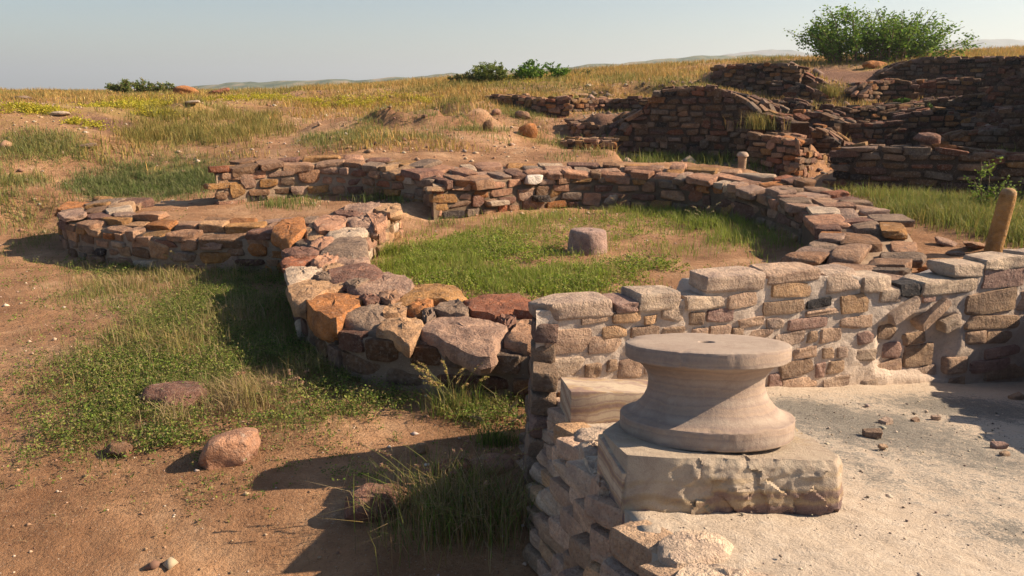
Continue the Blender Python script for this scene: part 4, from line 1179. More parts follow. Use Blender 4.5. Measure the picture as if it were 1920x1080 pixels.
# ------------------------------------------------------------------ banded stone materials
def banded(name, cols, scale, dist, bumps=.01, axis='Z', soft=.5, zg=0.):
    m, nt, b = newmat(name); q = NB(nt)
    tc = q.n('ShaderNodeTexCoord'); v = tc.outputs['Object']
    w = q.n('ShaderNodeTexWave', wave_type='BANDS', bands_direction=axis); w.inputs['Scale'].default_value = scale
    w.inputs['Distortion'].default_value = dist; w.inputs['Detail'].default_value = 5; w.inputs['Detail Scale'].default_value = 1.1; w.inputs['Detail Roughness'].default_value = .6
    q.link(v, w.inputs['Vector'])
    n1 = q.noise(v, 3., 5, .6, .4); n2 = q.noise(v, 40., 5, .7); n3 = q.noise(v, 220., 3, .7)
    f = q.math('ADD', q.math('MULTIPLY', w.outputs['Fac'], soft), q.math('MULTIPLY', n1, 1 - soft + .1))
    if zg:
        sx = q.n('ShaderNodeSeparateXYZ'); q.link(v, sx.inputs[0])
        f = q.math('ADD', q.math('ADD', q.math('MULTIPLY', sx.outputs['Z'], zg), .95), q.math('ADD', q.math('MULTIPLY', q.math('SUBTRACT', n1, .5), 1.6), q.math('MULTIPLY', q.math('SUBTRACT', w.outputs['Fac'], .5), .35)))
    cols = [sc(cc, .82) for cc in cols]; k = len(cols); c = q.ramp(f, [(.15 + .7 * i / (k - 1), cc) for i, cc in enumerate(cols)])
    c = q.mix(q.math('MULTIPLY', q.ramp(q.noise(v, 7., 6, .75, 1.), [(.46, g(0)), (.66, g(1))]), .5), c, (.24, .17, .135))
    c = q.mix(q.math('MULTIPLY', q.ramp(n2, [(.5, g(0)), (.7, g(1))]), .3), c, (.44, .36, .28))
    c = q.mix(q.math('MULTIPLY', q.ramp(n3, [(.56, g(0)), (.70, g(1))]), .4), c, (.20, .14, .11))
    q.link(c, b.inputs['Base Color']); b.inputs['Roughness'].default_value = .85
    q.link(q.bump(q.math('ADD', n2, q.math('MULTIPLY', n3, .6)), .5, bumps), b.inputs['Normal'])
    return m


M_WHEEL = banded('banded_sandstone', [(.33, .25, .21), (.385, .295, .24), (.44, .33, .25), (.35, .27, .23), (.41, .32, .26), (.46, .37, .30)], 4.5, 1.8, .006, soft=.5)
M_BLOCK = banded('yellow_purple_sandstone', [(.20, .135, .13), (.24, .16, .145), (.30, .20, .16), (.44, .32, .19), (.50, .39, .26), (.52, .43, .33)], 5., 4.5, .03, soft=.45, zg=4.2)
M_ASHLAR = banded('striped_sandstone', [(.33, .22, .18), (.50, .35, .20), (.58, .46, .33), (.42, .30, .24), (.62, .50, .36)], 3.5, 4., .003, soft=.8)

# pillar base: turned stone, concave waist
TILT = math.atan(.185)
BT = .205   # block thickness
wc = WT(1322, 811, BT)   # centre of the underside
wd = wc[1] * CP + (CZ - wc[2]) * SP
S = wd / F * .965
prof = [(0, 0), (140, 0), (158, 1), (163, 4), (164, 10), (164.5, 37), (163.5, 39), (161, 40), (153, 42.5), (141, 49), (129, 60), (119, 73), (112.5, 88), (109.5, 103), (110, 116), (114, 128), (122, 139), (132, 148), (141, 153), (146, 155), (153.5, 156.5), (154.7, 158), (155, 161), (155, 184.5), (154.2, 187), (151.5, 188.2), (130, 188.4), (60, 188.6), (17, 188.6), (15, 186), (13, 175), (0, 174)]
HS = .93


def build_wheel():
    seg = 256; V = []; Fc = []
    rg = np.random.default_rng(3)
    for r_, z_ in prof:
        a = np.arange(seg) / seg * 2 * math.pi
        n_ = 1 + (.004 * np.sin(5 * a + z_ * .05) + .002 * np.sin(13 * a + z_ * .2)) + (rg.normal(0, .0012, seg) if r_ > 100 else 0)
        chip = np.clip(fbm(a * 4.2, a * 0 + (3 if z_ > 100 else 9), 160, 4) - .30, 0, 1) * 14 + np.clip(fbm(a * 17, a * 0 + (5 if z_ > 100 else 2), 161, 2) - .38, 0, 1) * 10
        if z_ in (184.5, 187, 188.2, 36.5, 38.5, 40, 158, 156.5, 4, 1) and r_ > 120: n_ = n_ - chip / r_
        z2 = z_ - (chip * .5 if z_ in (184.5, 187, 188.2, 36.5, 38.5, 40) and r_ > 120 else 0)
        V.append(np.c_[r_ * S * n_ * np.cos(a), r_ * S * n_ * np.sin(a), z2 * S * HS + a * 0])
    m = len(V); V = np.vstack(V)
    for k in range(m - 1):
        for i in range(seg):
            j = (i + 1) % seg; Fc.append((k * seg + i, k * seg + j, (k + 1) * seg + j, (k + 1) * seg + i))
    me = mesh_np('pillar_base', V, Fc, M_WHEEL, smooth=True, sharp=27)
    o = obj('pillar_base', me); o.location = wc + np.array([0, 0, .004]); o.rotation_euler = (-TILT, 0, 0)
    tag(o, 'round concave-waisted sandstone pillar base with a small central hole, standing on the rough yellow block', 'pillar base')


build_wheel()

# rough block under it
def build_block():
    top = [(1130, 809), (1152, 832), (1176, 853), (1230, 857), (1300, 861), (1380, 863), (1440, 862), (1500, 864), (1545, 866), (1570, 866), (1580, 858), (1570, 842), (1540, 826), (1505, 812), (1485, 780), (1330, 765), (1180, 775)]
    P = np.array([WT(x, y, BT) for x, y in top]); Q = np.vstack([P, P[:1]])
    d = np.r_[0, np.cumsum(np.linalg.norm(np.diff(Q, axis=0), axis=1))]; res = 420
    O = np.array([interp_curve(Q, d, x) for x in np.linspace(0, d[-1], res, endpoint=False)])
    c = O.mean(0); V = []
    nr = np.array([-TB, -TC, 1.]); nr /= np.linalg.norm(nr)
    levels = 48
    # how rough: 0 at the sawn left end, 1 to the right
    xr = sstep(P[2][0] + .10, P[2][0] + .34, O[:, 0])
    ss = np.linspace(0, d[-1], res, endpoint=False)
    rad = (O - c) * (1, 1, 0); rad /= np.linalg.norm(rad, axis=1)[:, None]
    rgb_ = np.random.default_rng(12); nc_ = 170
    cs, ct_ = rgb_.uniform(0, d[-1], nc_), rgb_.uniform(0, 1, nc_); c0 = rgb_.normal(0, .006, nc_); ca, cb_ = rgb_.normal(0, .12, nc_), rgb_.normal(0, .02, nc_)
    for k in range(levels + 1):
        t = k / levels; dz = -t * (BT + .06)
        prof_ = .012 * math.sin(t * math.pi) - .012 * (1 - sstep(0, .10, t)) - .012 * sstep(.6, 1, t)
        nz = fbm(ss * 5, np.full(res, t * 1.6), 130) * .05 + fbm(ss * 30, np.full(res, t * 8 + 3), 132, 4) * .018
        ridge = np.abs(fbm(ss * 7 + t * 2.2, np.full(res, t * 3), 134, 3)) * -.05
        wx_ = fbm(ss * 12, np.full(res, t * 3), 140) * .05
        dd2 = (ss[:, None] + wx_[:, None] - cs[None]) ** 2 + ((t - ct_[None]) * .25 + wx_[:, None]) ** 2
        j_ = dd2.argmin(1); fac = c0[j_] + ca[j_] * (ss - cs[j_]) + cb_[j_] * (t - ct_[j_])
        off = (prof_ + nz * .35 + ridge * .3 + np.clip(fac, -.025, .02)) * xr
        V.append(O + rad * off[:, None] + nr * (dz - (1 - sstep(0, .1, t)) * xr * np.abs(fbm(ss * 9, ss * 0, 135, 3)) * .012)[..., None] if np.ndim(dz) else O + rad * off[:, None] + nr * dz)
    for sc in (.9, .6, .3):
        A_ = c + (V[0] - c) * sc; V.insert(0, A_)
    m = len(V); V = np.vstack(V + [c[None]]); Fc = []
    for k in range(m - 1):
        for i in range(res):
            j = (i + 1) % res; Fc.append((k * res + i, k * res + j, (k + 1) * res + j, (k + 1) * res + i))
    me = bpy.data.meshes.new('plinth_block')
    me.from_pydata([tuple(x) for x in V - c], [], [f[::-1] for f in Fc] + [((i + 1) % res, i, m * res) for i in range(res)][::1]); me.validate(); me.update()
    import bmesh
    bm = bmesh.new(); bm.from_mesh(me); bmesh.ops.recalc_face_normals(bm, faces=bm.faces); bm.to_mesh(me); bm.free()
    me.polygons.foreach_set('use_smooth', np.ones(len(me.polygons), bool)); me.set_sharp_from_angle(angle=R(32)); me.materials.append(M_BLOCK)
    o = obj('plinth_block', me); o.location = c
    tag(o, 'rough-hewn yellow and purple sandstone block under the concave pillar base', 'stone block')


build_block()


def boxmesh(name, corners_bottom, h, nr, mat, bev=.006):
    import bmesh
    bm = bmesh.new(); c = np.mean(corners_bottom, 0)
    lo = [bm.verts.new(tuple(np.array(p) - c)) for p in corners_bottom]; hi = [bm.verts.new(tuple(np.array(p) - c + np.array(nr) * h)) for p in corners_bottom]
    n = len(lo)
    bm.faces.new(lo[::-1]); bm.faces.new(hi)
    for i in range(n): bm.faces.new((lo[i], lo[(i + 1) % n], hi[(i + 1) % n], hi[i]))
    bmesh.ops.recalc_face_normals(bm, faces=bm.faces)
    bmesh.ops.bevel(bm, geom=list(bm.edges), offset=bev, segments=2, affect='EDGES', profile=.6)
    bmesh.ops.subdivide_edges(bm, edges=[e for e in bm.edges if e.calc_length() > .05], cuts=3, use_grid_fill=True)
    for v in bm.verts:
        v.co += Vector((random.gauss(0, .0007), random.gauss(0, .0007), random.gauss(0, .0007)))
    me = bpy.data.meshes.new(name); bm.to_mesh(me); bm.free(); me.materials.append(mat)
    me.polygons.foreach_set('use_smooth', np.ones(len(me.polygons), bool)); me.set_sharp_from_angle(angle=R(25))
    o = obj(name, me); o.location = c; return o


# standing sawn slab at the block's left end, going down the terrace face
a = WT(1127, 809, BT); b_ = WT(1173, 853, BT)
sl = boxmesh('standing_slab', [(a[0] - .012, a[1], -.05), (b_[0] - .012, b_[1] - .01, -.05), (b_[0] + .006, b_[1] - .01, -.05), (a[0] + .03, a[1] + .02, -.05)], float(a[2] + .05 - .012), (0, 0, 1), M_ASHLAR, .004)
tag(sl, 'tall sawn sandstone slab standing upright against the left end of the rough block', 'stone slab')
# second ashlar block behind
bt = .17
fl = WT(1070, 792); fr = fl + np.array([.62, .10, 0]); fr[2] = TZ(fr[0], fr[1]); bl = fl + np.array([-.03, .42, 0]); bl[2] = TZ(bl[0], bl[1]); br = fr + np.array([-.03, .40, 0]); br[2] = TZ(br[0], br[1])
ab = boxmesh('ashlar_block', [fl - (0, 0, .05), fr - (0, 0, .05), br - (0, 0, .05), bl - (0, 0, .05)], bt + .05, (0, .1, .995), M_ASHLAR, .006)
tag(ab, 'squared striped sandstone block lying at the terrace corner behind the pillar base', 'stone block')

# loose stones on the terrace
GT = 'loose stones on the terrace earth'
for px, py, w, h, col, lab in [(1636, 813, .12, .045, 'b', 'dark wedge-shaped stone lying in the middle of the grey terrace patch'), (1661, 790, .10, .035, 'g', 'flat pale stone just behind the dark wedge-shaped one'), (1716, 788, .06, .03, 'b', 'small stone at the edge of the shadow on the terrace'),
                               (1873, 836, .10, .045, 'p', 'reddish stone lying in the shadow at the terrace right side'), (1884, 851, .06, .03, 'b', 'small stone in front of the reddish one in the shadow'), (1755, 783, .07, .03, 'g', 'flat stone at the middle of the shadowed earth'),
                               (1655, 838, .06, .025, 'b', 'small brown stone in front of the dark wedge-shaped one'), (1905, 745, .12, .06, 'b', 'stone lying at the foot of the wall at right'), (1887, 712, .09, .05, 'g', 'grey stone touching the foot of the mortared wall at right')]:
    p = WT(px, py, h * .35); o = place(None, p, (1, random.uniform(-.4, .4), 0), (0, 1, 0), (w * .85, w * .55, h * .9), PC[col], variants(5, 1, M_PALE, s0=int(px), cuts=(5, 9)), tilt=.1, name='loose_stone'); tag(o, lab, 'stone', GT)

# ------------------------------------------------------------------ drum stone, bollards, rocks
M_DRUM = stone_material('drum_sandstone', lichen=.15, dark=.15, fine=80.)


def lathe(name, prof_, mat, seg=48, wob=.0, seed=0, parent=None, color=(.4, .3, .26), sharp=45):
    rg = np.random.default_rng(seed); V = []; Fc = []; a = np.arange(seg) / seg * 2 * math.pi; ph = rg.uniform(0, 6, 4)
    for r_, z_ in prof_:
        n_ = 1 + wob * (np.sin(3 * a + ph[0]) + .6 * np.sin(5 * a + ph[1] + z_ * 9) + .5 * np.sin(9 * a + ph[2] + z_ * 14)) + rg.normal(0, wob * .35, seg)
        V.append(np.c_[r_ * n_ * np.cos(a), r_ * n_ * np.sin(a), z_ + wob * .12 * rg.normal(0, 1, seg)])
    m = len(V); V = np.vstack(V)
    for k in range(m - 1):
        for i in range(seg):
            j = (i + 1) % seg; Fc.append((k * seg + i, k * seg + j, (k + 1) * seg + j, (k + 1) * seg + i))
    return obj(name, mesh_np(name, V, Fc, mat, smooth=True, sharp=sharp), parent, color=color)


gp = ground(1101, 474)
dd = lathe('drum_stone', [(0, -.1), (.265, -.1), (.275, 0), (.272, .1), (.262, .2), (.255, .27), (.245, .30), (.225, .315), (.17, .318), (.1, .316), (.06, .31), (.045, .29), (0, .285)], M_DRUM, wob=.005, seed=4, color=(.40, .29, .26))
dd.location = gp; dd.rotation_euler = (R(-2), R(1.5), 0)
tag(dd, 'squat round drum stone standing on the grass at the centre of the ring', 'stone drum')

M_POST = stone_material('bollard_plaster', lichen=.1, dark=.05, fine=120.)
p = ground(1861, 474)
po = empty('stone_bollard', tuple(p), 'leaning tan bollard with a rounded top standing on grass right of the ring', 'bollard', 'bollards beside the ring wall')
sh = lathe('shaft', [(0, -.1), (.098, -.1), (.097, 0), (.095, .4), (.092, .66), (.088, .70)], M_POST, seg=32, wob=.003, parent=po, color=(.43, .26, .10))
cp_ = lathe('cap', [(.088, .698), (.086, .72), (.078, .745), (.058, .767), (.03, .778), (0, .781)], M_POST, seg=32, wob=.003, parent=po, color=(.50, .34, .18))
po.rotation_euler = (0, R(7), 0)
p = WY(1389, 340, 17.3); p[2] = .5
po = empty('stone_bollard', tuple(p), 'short bollard with a mushroom-shaped cap standing behind the ring wall', 'bollard', 'bollards beside the ring wall')
zt = WY(1389, 284, 17.3)[2] - p[2]
lathe('shaft', [(0, -.1), (.085, -.1), (.083, 0), (.09, zt - .16), (.10, zt - .11)], M_POST, seg=28, wob=.003, parent=po, color=(.42, .31, .22))
lathe('cap', [(.10, zt - .112), (.128, zt - .10), (.126, zt - .075), (.105, zt - .035), (.07, zt - .01), (0, zt)], M_POST, seg=28, wob=.003, parent=po, color=(.52, .42, .34))

rocks = [(432, 866, 1.0, .44, .36, .21, 'pk', 'largest pale pink boulder half sunk in the bare soil at left front'), (335, 752, .5, .46, .5, .16, 'pu', 'flat purple-grey rock among the weeds'), (508, 508, .5, .28, .25, .18, 'or', 'orange-brown stone lying against the foot of the ring'),
         (575, 640, .5, .22, .2, .26, 'wh', 'pale upright stone leaning on the shaded foot of the ring'), (638, 640, .5, .24, .2, .22, 'li', 'lilac-grey stone at the foot of the ring under the orange block'), (440, 752, .5, .16, .14, .08, 'tn', 'small buff stone beside dry grass'),
         (700, 965, .5, .34, .3, .2, 'pu', 'dark purple rock in front of the grass tuft'), (740, 950, .5, .26, .24, .16, 'br', 'brown rock touching the grass tuft on its left'), (850, 890, .5, .28, .2, .12, 'rd', 'red-brown stone behind the grass tuft'), (920, 880, .5, .34, .22, .10, 'pk', 'wide pink slab behind the grass tuft'),
         (790, 850, .5, .10, .08, .09, 'tn', 'small upright buff stone on the bare soil'), (968, 802, .5, .07, .06, .05, 'pk', 'pinkish chip beside the terrace corner'), (225, 855, .5, .2, .16, .08, 'br', 'half-buried brown stone at the weeds front edge'),
         (350, 180, .5, .9, .6, .4, 'or', 'orange boulder near the skyline at left'), (915, 246, .5, .28, .2, .34, 'br', 'pointed brown rock on the sand beyond the back wall'), (990, 254, .5, .5, .3, .36, 'or', 'orange slab propped up on the sand beyond the ring'),
         (410, 177, .5, .8, .5, .2, 'rd', 'low reddish rock near the skyline'), (165, 278, .5, .4, .3, .1, 'gr', 'flat grey rock on the left slope'), (110, 219, .5, .6, .4, .1, 'wh', 'whitish flat rock on the upper left slope'), (360, 195, .5, .5, .3, .08, 'wh', 'pale slab on the grass below the orange boulder'),
         (40, 188, .5, .6, .5, .16, 'gr', 'dark grey rock at the far left slope'), (1095, 182, .5, .4, .3, .14, 'tn', 'buff rock in the golden grass above the ruins'), (1830, 466, .5, .5, .2, .08, 'pt', 'flat tan slab lying beside the leaning bollard'), (1775, 458, .5, .3, .2, .06, 'li', 'thin grey slab on the sand right of the ring'),
         (1790, 480, .5, .2, .14, .05, 'gr', 'small grey slab on the sand between ring and bollard'), (1740, 515, .5, .22, .18, .10, 'or', 'orange stone behind the mortared wall gap'), (575, 768, .5, .1, .08, .05, 'pk', 'small pink stone at the edge of the shade'), (980, 225, .5, .5, .3, .22, 'pt', 'tan block lying under the long low wall'),
         (1640, 128, .5, 1.2, .5, .3, 'or', 'orange ledge at the top of the bare dirt slope'), (930, 215, .5, .3, .3, .2, 'pk', 'pale lump beside the eroded earth mound'), (1770, 270, .5, .5, .4, .2, 'pu', 'rounded rock on top of the enclosure wall')]
for i, (px, py, _, w, dpt, h, col, lab) in enumerate(rocks):
    p = ground(px, py)
    if i == len(rocks) - 1: p = WY(1738, 266, 15.6)
    o = place(None, (p[0], p[1], p[2] + h * .28), (1, random.uniform(-.5, .5), 0), (0, 1, 0), (w, dpt, h * 1.2), tuple(v * 1.05 for v in PAL[col]), [stone_mesh('rock', 16, 2.6, 9, .06, 730 + i, M_STONE, .2)], tilt=.12, name='rock'); tag(o, lab, 'rock', 'loose rocks around the ruins')

# ------------------------------------------------------------------ pebbles and clods
def scatter_pebbles(name, label, pts, size, pal, seed, zf):
    rg = np.random.default_rng(seed); n = len(pts)
    base = np.array([(1, 0, 0), (-1, 0, 0), (0, 1, 0), (0, -1, 0), (0, 0, 1), (0, 0, -1)], float)
    T0 = np.array([(0, 2, 4), (2, 1, 4), (1, 3, 4), (3, 0, 4), (2, 0, 5), (1, 2, 5), (3, 1, 5), (0, 3, 5)])
    s = size * rg.lognormal(-.4, .6, n)
    V = base[None] * rg.uniform(.55, 1.2, (n, 6, 1)); V[:, :, 2] *= .6
    a = rg.uniform(0, 6.28, n); c, s_ = np.cos(a)[:, None], np.sin(a)[:, None]
    V = np.stack([V[:, :, 0] * c - V[:, :, 1] * s_, V[:, :, 0] * s_ + V[:, :, 1] * c, V[:, :, 2]], -1) * s[:, None, None]
    Z = zf(pts[:, 0], pts[:, 1]); V = V + np.c_[pts, Z + s * .15][:, None, :]
    T = (T0[None] + (np.arange(n) * 6)[:, None, None]).reshape(-1, 3)
    A = Acc(); A.add(V.reshape(-1, 3), T, np.repeat(mixcol(pal, n, rg, .2), 6, 0))
    m, nt, b = newmat(name); q_ = NB(nt); at = q_.n('ShaderNodeAttribute'); at.attribute_name = 'tint'; q_.link(at.outputs[0], b.inputs['Base Color'])
    o = A.build(name, mat=m); tag(o, label, 'gravel', kind='stuff')


rg = np.random.default_rng(5)
pts = np.r_[np.c_[rg.uniform(-7, 1.2, 5200), rg.uniform(2.6, 11, 5200)], np.c_[rg.uniform(-14, 8, 6500), rg.uniform(11, 30, 6500)], np.c_[rg.normal(1.3, 1.7, 1300), rg.normal(11, 1.7, 1300)], np.c_[rg.uniform(5, 9, 700), rg.uniform(8, 13, 700)]]
pts = pts[avoid_mask(pts[:, 0], pts[:, 1])]
far = pts[:, 1] > 14
scatter_pebbles('pebbles', 'pebbles and crumbs of earth strewn over the sandy ground', pts[~far], .010, [(.36, .22, .14), (.48, .34, .24), (.24, .15, .10), (.55, .45, .36)], 6, lambda x, y: H(x, y))
scatter_pebbles('gravel', 'gravel and small stones on the slope behind the walls', pts[far], .035, [(.36, .22, .14), (.48, .34, .24), (.26, .16, .11), (.5, .4, .32)], 7, lambda x, y: H(x, y))
pr_ = np.c_[rg.uniform(2.5, 17, 3200), rg.uniform(16.5, 29, 3200)]; pr_ = pr_[avoid_mask(pr_[:, 0], pr_[:, 1])]
scatter_pebbles('rubble', 'fallen rubble lying in the hollows between the excavated walls', pr_, .075, [(.22, .14, .11), (.30, .21, .16), (.16, .11, .09), (.36, .26, .19)], 17, lambda x, y: H(x, y))
pt = np.c_[rg.uniform(.5, 4.2, 2600), rg.uniform(1.7, 5.2, 2600)]; pt = pt[(pt[:, 1] - WP0[1]) < (pt[:, 0] - WP0[0]) * WDIR[1] / WDIR[0]]
scatter_pebbles('grit', 'dark grit scattered on the pale terrace earth', pt, .0055, [(.30, .25, .20), (.16, .13, .11), (.45, .36, .28), (.55, .46, .36)], 8, lambda x, y: TZ(x, y) + .004)

# ------------------------------------------------------------------ grass and weeds
A1 = Acc()
for i, a in enumerate([(330, 620, 190, 95, 5200), (450, 560, 110, 80, 3000), (300, 745, 110, 70, 2600), (500, 640, 100, 90, 2400), (650, 690, 150, 60, 2400), (200, 520, 110, 32, 900), (300, 510, 220, 18, 1400), (340, 830, 60, 30, 700), (250, 690, 90, 50, 1300), (110, 300, 90, 30, 900),
                       (790, 760, 190, 26, 1100), (900, 790, 90, 18, 500), (110, 820, 60, 30, 160), (60, 600, 60, 25, 160), (560, 790, 120, 40, 500), (440, 690, 90, 60, 1400), (60, 550, 90, 20, 420), (110, 440, 40, 40, 260), (700, 910, 50, 20, 260)]):
    leafy_patch(A1, *a[:4], int(a[4] * .5), .10, .015, G_GREEN + [(.26, .28, .07), (.28, .22, .10)], 1000 + i)
for i, a in enumerate([(330, 620, 190, 95, 8500), (450, 560, 120, 80, 5000), (500, 640, 100, 80, 3500), (300, 745, 110, 70, 3500), (420, 700, 90, 60, 2000), (210, 545, 120, 30, 1600), (620, 700, 180, 60, 1500), (300, 505, 220, 20, 1500), (420, 520, 120, 25, 1200), (880, 770, 160, 20, 900), (560, 780, 120, 30, 500), (60, 460, 60, 60, 500), (110, 430, 30, 40, 500)]):
    grass_patch(A1, *a[:4], a[4], .13, .0045, G_GREEN + G_DRY[:1] + [(.2, .24, .06), (.30, .28, .09)], 1100 + i, clump=.75)
for i, a in enumerate([(200, 800, 240, 80, 260), (600, 850, 240, 60, 380), (150, 640, 200, 90, 380), (700, 800, 150, 40, 380), (120, 500, 120, 60, 300), (500, 930, 260, 50, 120)]):
    leafy_patch(A1, *a[:4], a[4], .05, .012, G_GREEN + [(.28, .22, .10)], 1180 + i, lp=8)
for i, a in enumerate([(330, 640, 150, 60, 900), (230, 540, 110, 20, 500), (440, 600, 60, 60, 500), (470, 760, 40, 20, 300), (420, 520, 150, 14, 500), (600, 700, 90, 30, 260), (330, 800, 60, 20, 200)]):
    grass_patch(A1, *a[:4], a[4], .26, .005, G_DRY + G_GOLDG[:1] + G_GREEN[2:3], 1150 + i, bend=1.2, clump=.9)
tag(A1.build('weeds'), 'green creeping weeds and grass in front of the left walls', 'weeds', kind='stuff')

A2 = Acc()
for i, a in enumerate([(830, 480, 110, 50, 4200), (950, 500, 150, 45, 4200), (1000, 535, 150, 28, 3800), (890, 450, 90, 25, 1400), (1330, 430, 110, 45, 3600), (1250, 400, 220, 16, 1900), (1170, 440, 60, 25, 600), (1000, 425, 110, 20, 1200), (1130, 520, 90, 22, 900), (1250, 470, 110, 40, 700), (1420, 470, 80, 30, 700), (1080, 410, 180, 12, 900), (780, 500, 60, 30, 1800)]):
    grass_patch(A2, *a[:4], a[4], .16 if i not in (4,) else .22, .0062, G_FRESH + [(.30, .32, .08)], 1200 + i, clump=.7)
for i, a in enumerate([(870, 500, 150, 45, 1700), (1000, 535, 140, 25, 1500), (950, 460, 110, 25, 700), (1200, 500, 90, 25, 400), (1150, 430, 160, 25, 500)]):
    leafy_patch(A2, *a[:4], a[4], .08, .020, G_FRESH, 1300 + i)
for i, a in enumerate([(1150, 480, 260, 60, 3000), (1100, 430, 220, 30, 1500)]):
    grass_patch(A2, *a[:4], a[4], .06, .006, G_DRY + [(.35, .33, .10)], 1350 + i, clump=.3)
tag(A2.build('grass'), 'fresh green grass on the floor inside the ring', 'grass', kind='stuff')

A3 = Acc()
for i, a in enumerate([(720, 350, 90, 16, 900), (590, 352, 70, 14, 700), (540, 385, 55, 9, 500), (740, 372, 60, 14, 600), (830, 420, 20, 6, 80), (440, 352, 30, 10, 180)]):
    grass_patch(A3, *a[:4], a[4], .2, .008, G_GREEN + G_GREY[:2], 1400 + i, clump=.8)
tag(A3.build('grass'), 'thin grass tufts growing between the left walls', 'grass', kind='stuff')

A4 = Acc()
for i, a in enumerate([(300, 335, 120, 34, 6500), (360, 350, 60, 22, 2200), (180, 350, 60, 20, 1000), (240, 350, 90, 30, 2500)]):
    grass_patch(A4, *a[:4], a[4], .19, .009, G_GREY + G_GREEN[:1], 1500 + i, bend=1.6, clump=.8)
for i, a in enumerate([(390, 235, 130, 34, 6000), (300, 260, 60, 20, 1500), (470, 250, 70, 25, 1800)]):
    grass_patch(A4, *a[:4], a[4], .30, .012, G_GOLDG, 1520 + i, clump=.75)
for i, a in enumerate([(350, 262, 60, 14, 1400), (70, 270, 80, 24, 2200), (30, 340, 60, 20, 1400), (120, 290, 50, 20, 700), (30, 300, 60, 20, 500), (650, 262, 70, 16, 1500), (700, 240, 60, 24, 900), (590, 262, 20, 8, 300), (70, 180, 90, 10, 300), (980, 215, 40, 22, 2400), (900, 245, 60, 14, 700), (840, 235, 60, 14, 700), (760, 262, 120, 12, 900), (1100, 290, 30, 5, 200), (1060, 300, 14, 4, 120), (1035, 270, 25, 7, 500), (60, 420, 50, 30, 500), (20, 380, 50, 20, 500)]):
    grass_patch(A4, *a[:4], a[4], .18, .011, G_GREY[:3] + G_GOLDG[1:] + G_GREEN[2:3], 1540 + i, clump=.5)
tag(A4.build('grass'), 'tall grey-green and golden grass on the slope behind the left walls', 'grass', kind='stuff')

A5 = Acc()
rg = np.random.default_rng(91)
n = 260000
Y = 17.5 + 23.5 * rg.uniform(0, 1, n) ** .9; X = rg.uniform(-1, 1, n) * (Y * .75 + 3)
crown = fbm(X * .35, Y * .35, 77) + .5 * fbm(X * 1.3, Y * 1.3, 78); den = .22 + sstep(20, 28, Y) * .6 + crown * 1.1
bare = np.zeros(n)
for px, py, rx, ry in [(200, 240, 130, 25), (600, 230, 70, 25), (1580, 145, 90, 42), (1000, 262, 120, 25), (450, 190, 50, 8), (760, 238, 210, 24), (1000, 262, 60, 20), (330, 220, 60, 8), (500, 205, 60, 8), (60, 230, 40, 8)]:
    wx, wy, ax, ay = patch(px, py, rx, ry); bare = np.maximum(bare, np.exp(-((X - wx) / ax) ** 2 - ((Y - wy) / ay) ** 2) * 1.6)
ok = (rg.uniform(0, 1, n) < den - bare) & (poly_sd(X, Y, pit_poly) > .3) & avoid_mask(X, Y)
X, Y = X[ok], Y[ok]; n = len(X); Z = H(X, Y) - .02
cc = np.where((fbm(X * .5, Y * .5, 101)[:, None] > .16), mixcol(G_GOLDG, n, rg), mixcol(G_GOLD, n, rg))
A5.add(*blades(np.c_[X, Y, Z], .08 + .17 * rg.uniform(0, 1, n) * (1 + crown[ok]), rg.uniform(.012, .026, n), cc, .6, 9))
tag(A5.build('grass'), 'dry golden grass covering the mound up to the skyline', 'grass', kind='stuff')

A6 = Acc()
for i, a in enumerate([(250, 197, 60, 6, 1500), (150, 233, 40, 5, 900), (700, 196, 80, 7, 1600), (640, 203, 60, 5, 800), (500, 185, 40, 4, 500), (60, 210, 60, 7, 700), (780, 188, 60, 6, 800), (300, 218, 40, 4, 600), (1000, 150, 100, 8, 900), (420, 186, 60, 3, 500), (270, 188, 60, 4, 500), (600, 195, 60, 5, 500)]):
    leafy_patch(A6, *a[:4], a[4], .10, .035, G_YEL, 1600 + i, lp=8)
tag(A6.build('flowers'), 'low yellow-flowering plants in patches on the mound', 'flowers', kind='stuff')

A7 = Acc()
for i, a in enumerate([(1760, 385, 120, 30, 6000), (1850, 410, 70, 40, 5000), (1700, 400, 60, 20, 1500), (1900, 450, 30, 30, 1500), (1860, 370, 100, 20, 3000)]):
    grass_patch(A7, *a[:4], a[4], .26, .008, G_GOLDG[1:] + G_GREEN[1:3] + [(.30, .30, .07)], 1700 + i, clump=.5, bend=.9)
for i, a in enumerate([(1250, 303, 90, 8, 2600), (1330, 305, 30, 6, 500), (1450, 316, 50, 5, 400)]):
    grass_patch(A7, *a[:4], a[4], .34, .012, G_GREEN + G_GOLDG[1:2], 1720 + i, clump=.6)
for i, a in enumerate([(1430, 228, 25, 20, 900), (1555, 170, 40, 14, 600)]):
    wx = WY(a[0], a[1], 20.2 if i == 0 else 27)
    rg2 = np.random.default_rng(i); n = 500; C = np.c_[rg2.normal(wx[0], .22, n), rg2.normal(wx[1], .2, n), np.full(n, wx[2] - .18)]
    A7.add(*blades(C, rg2.uniform(.2, .5, n), np.full(n, .012), mixcol(G_GOLDG, n, rg2), .8, i))
tag(A7.build('grass'), 'long yellow-green grass at the foot of the shaded walls and around the bollards', 'grass', kind='stuff')

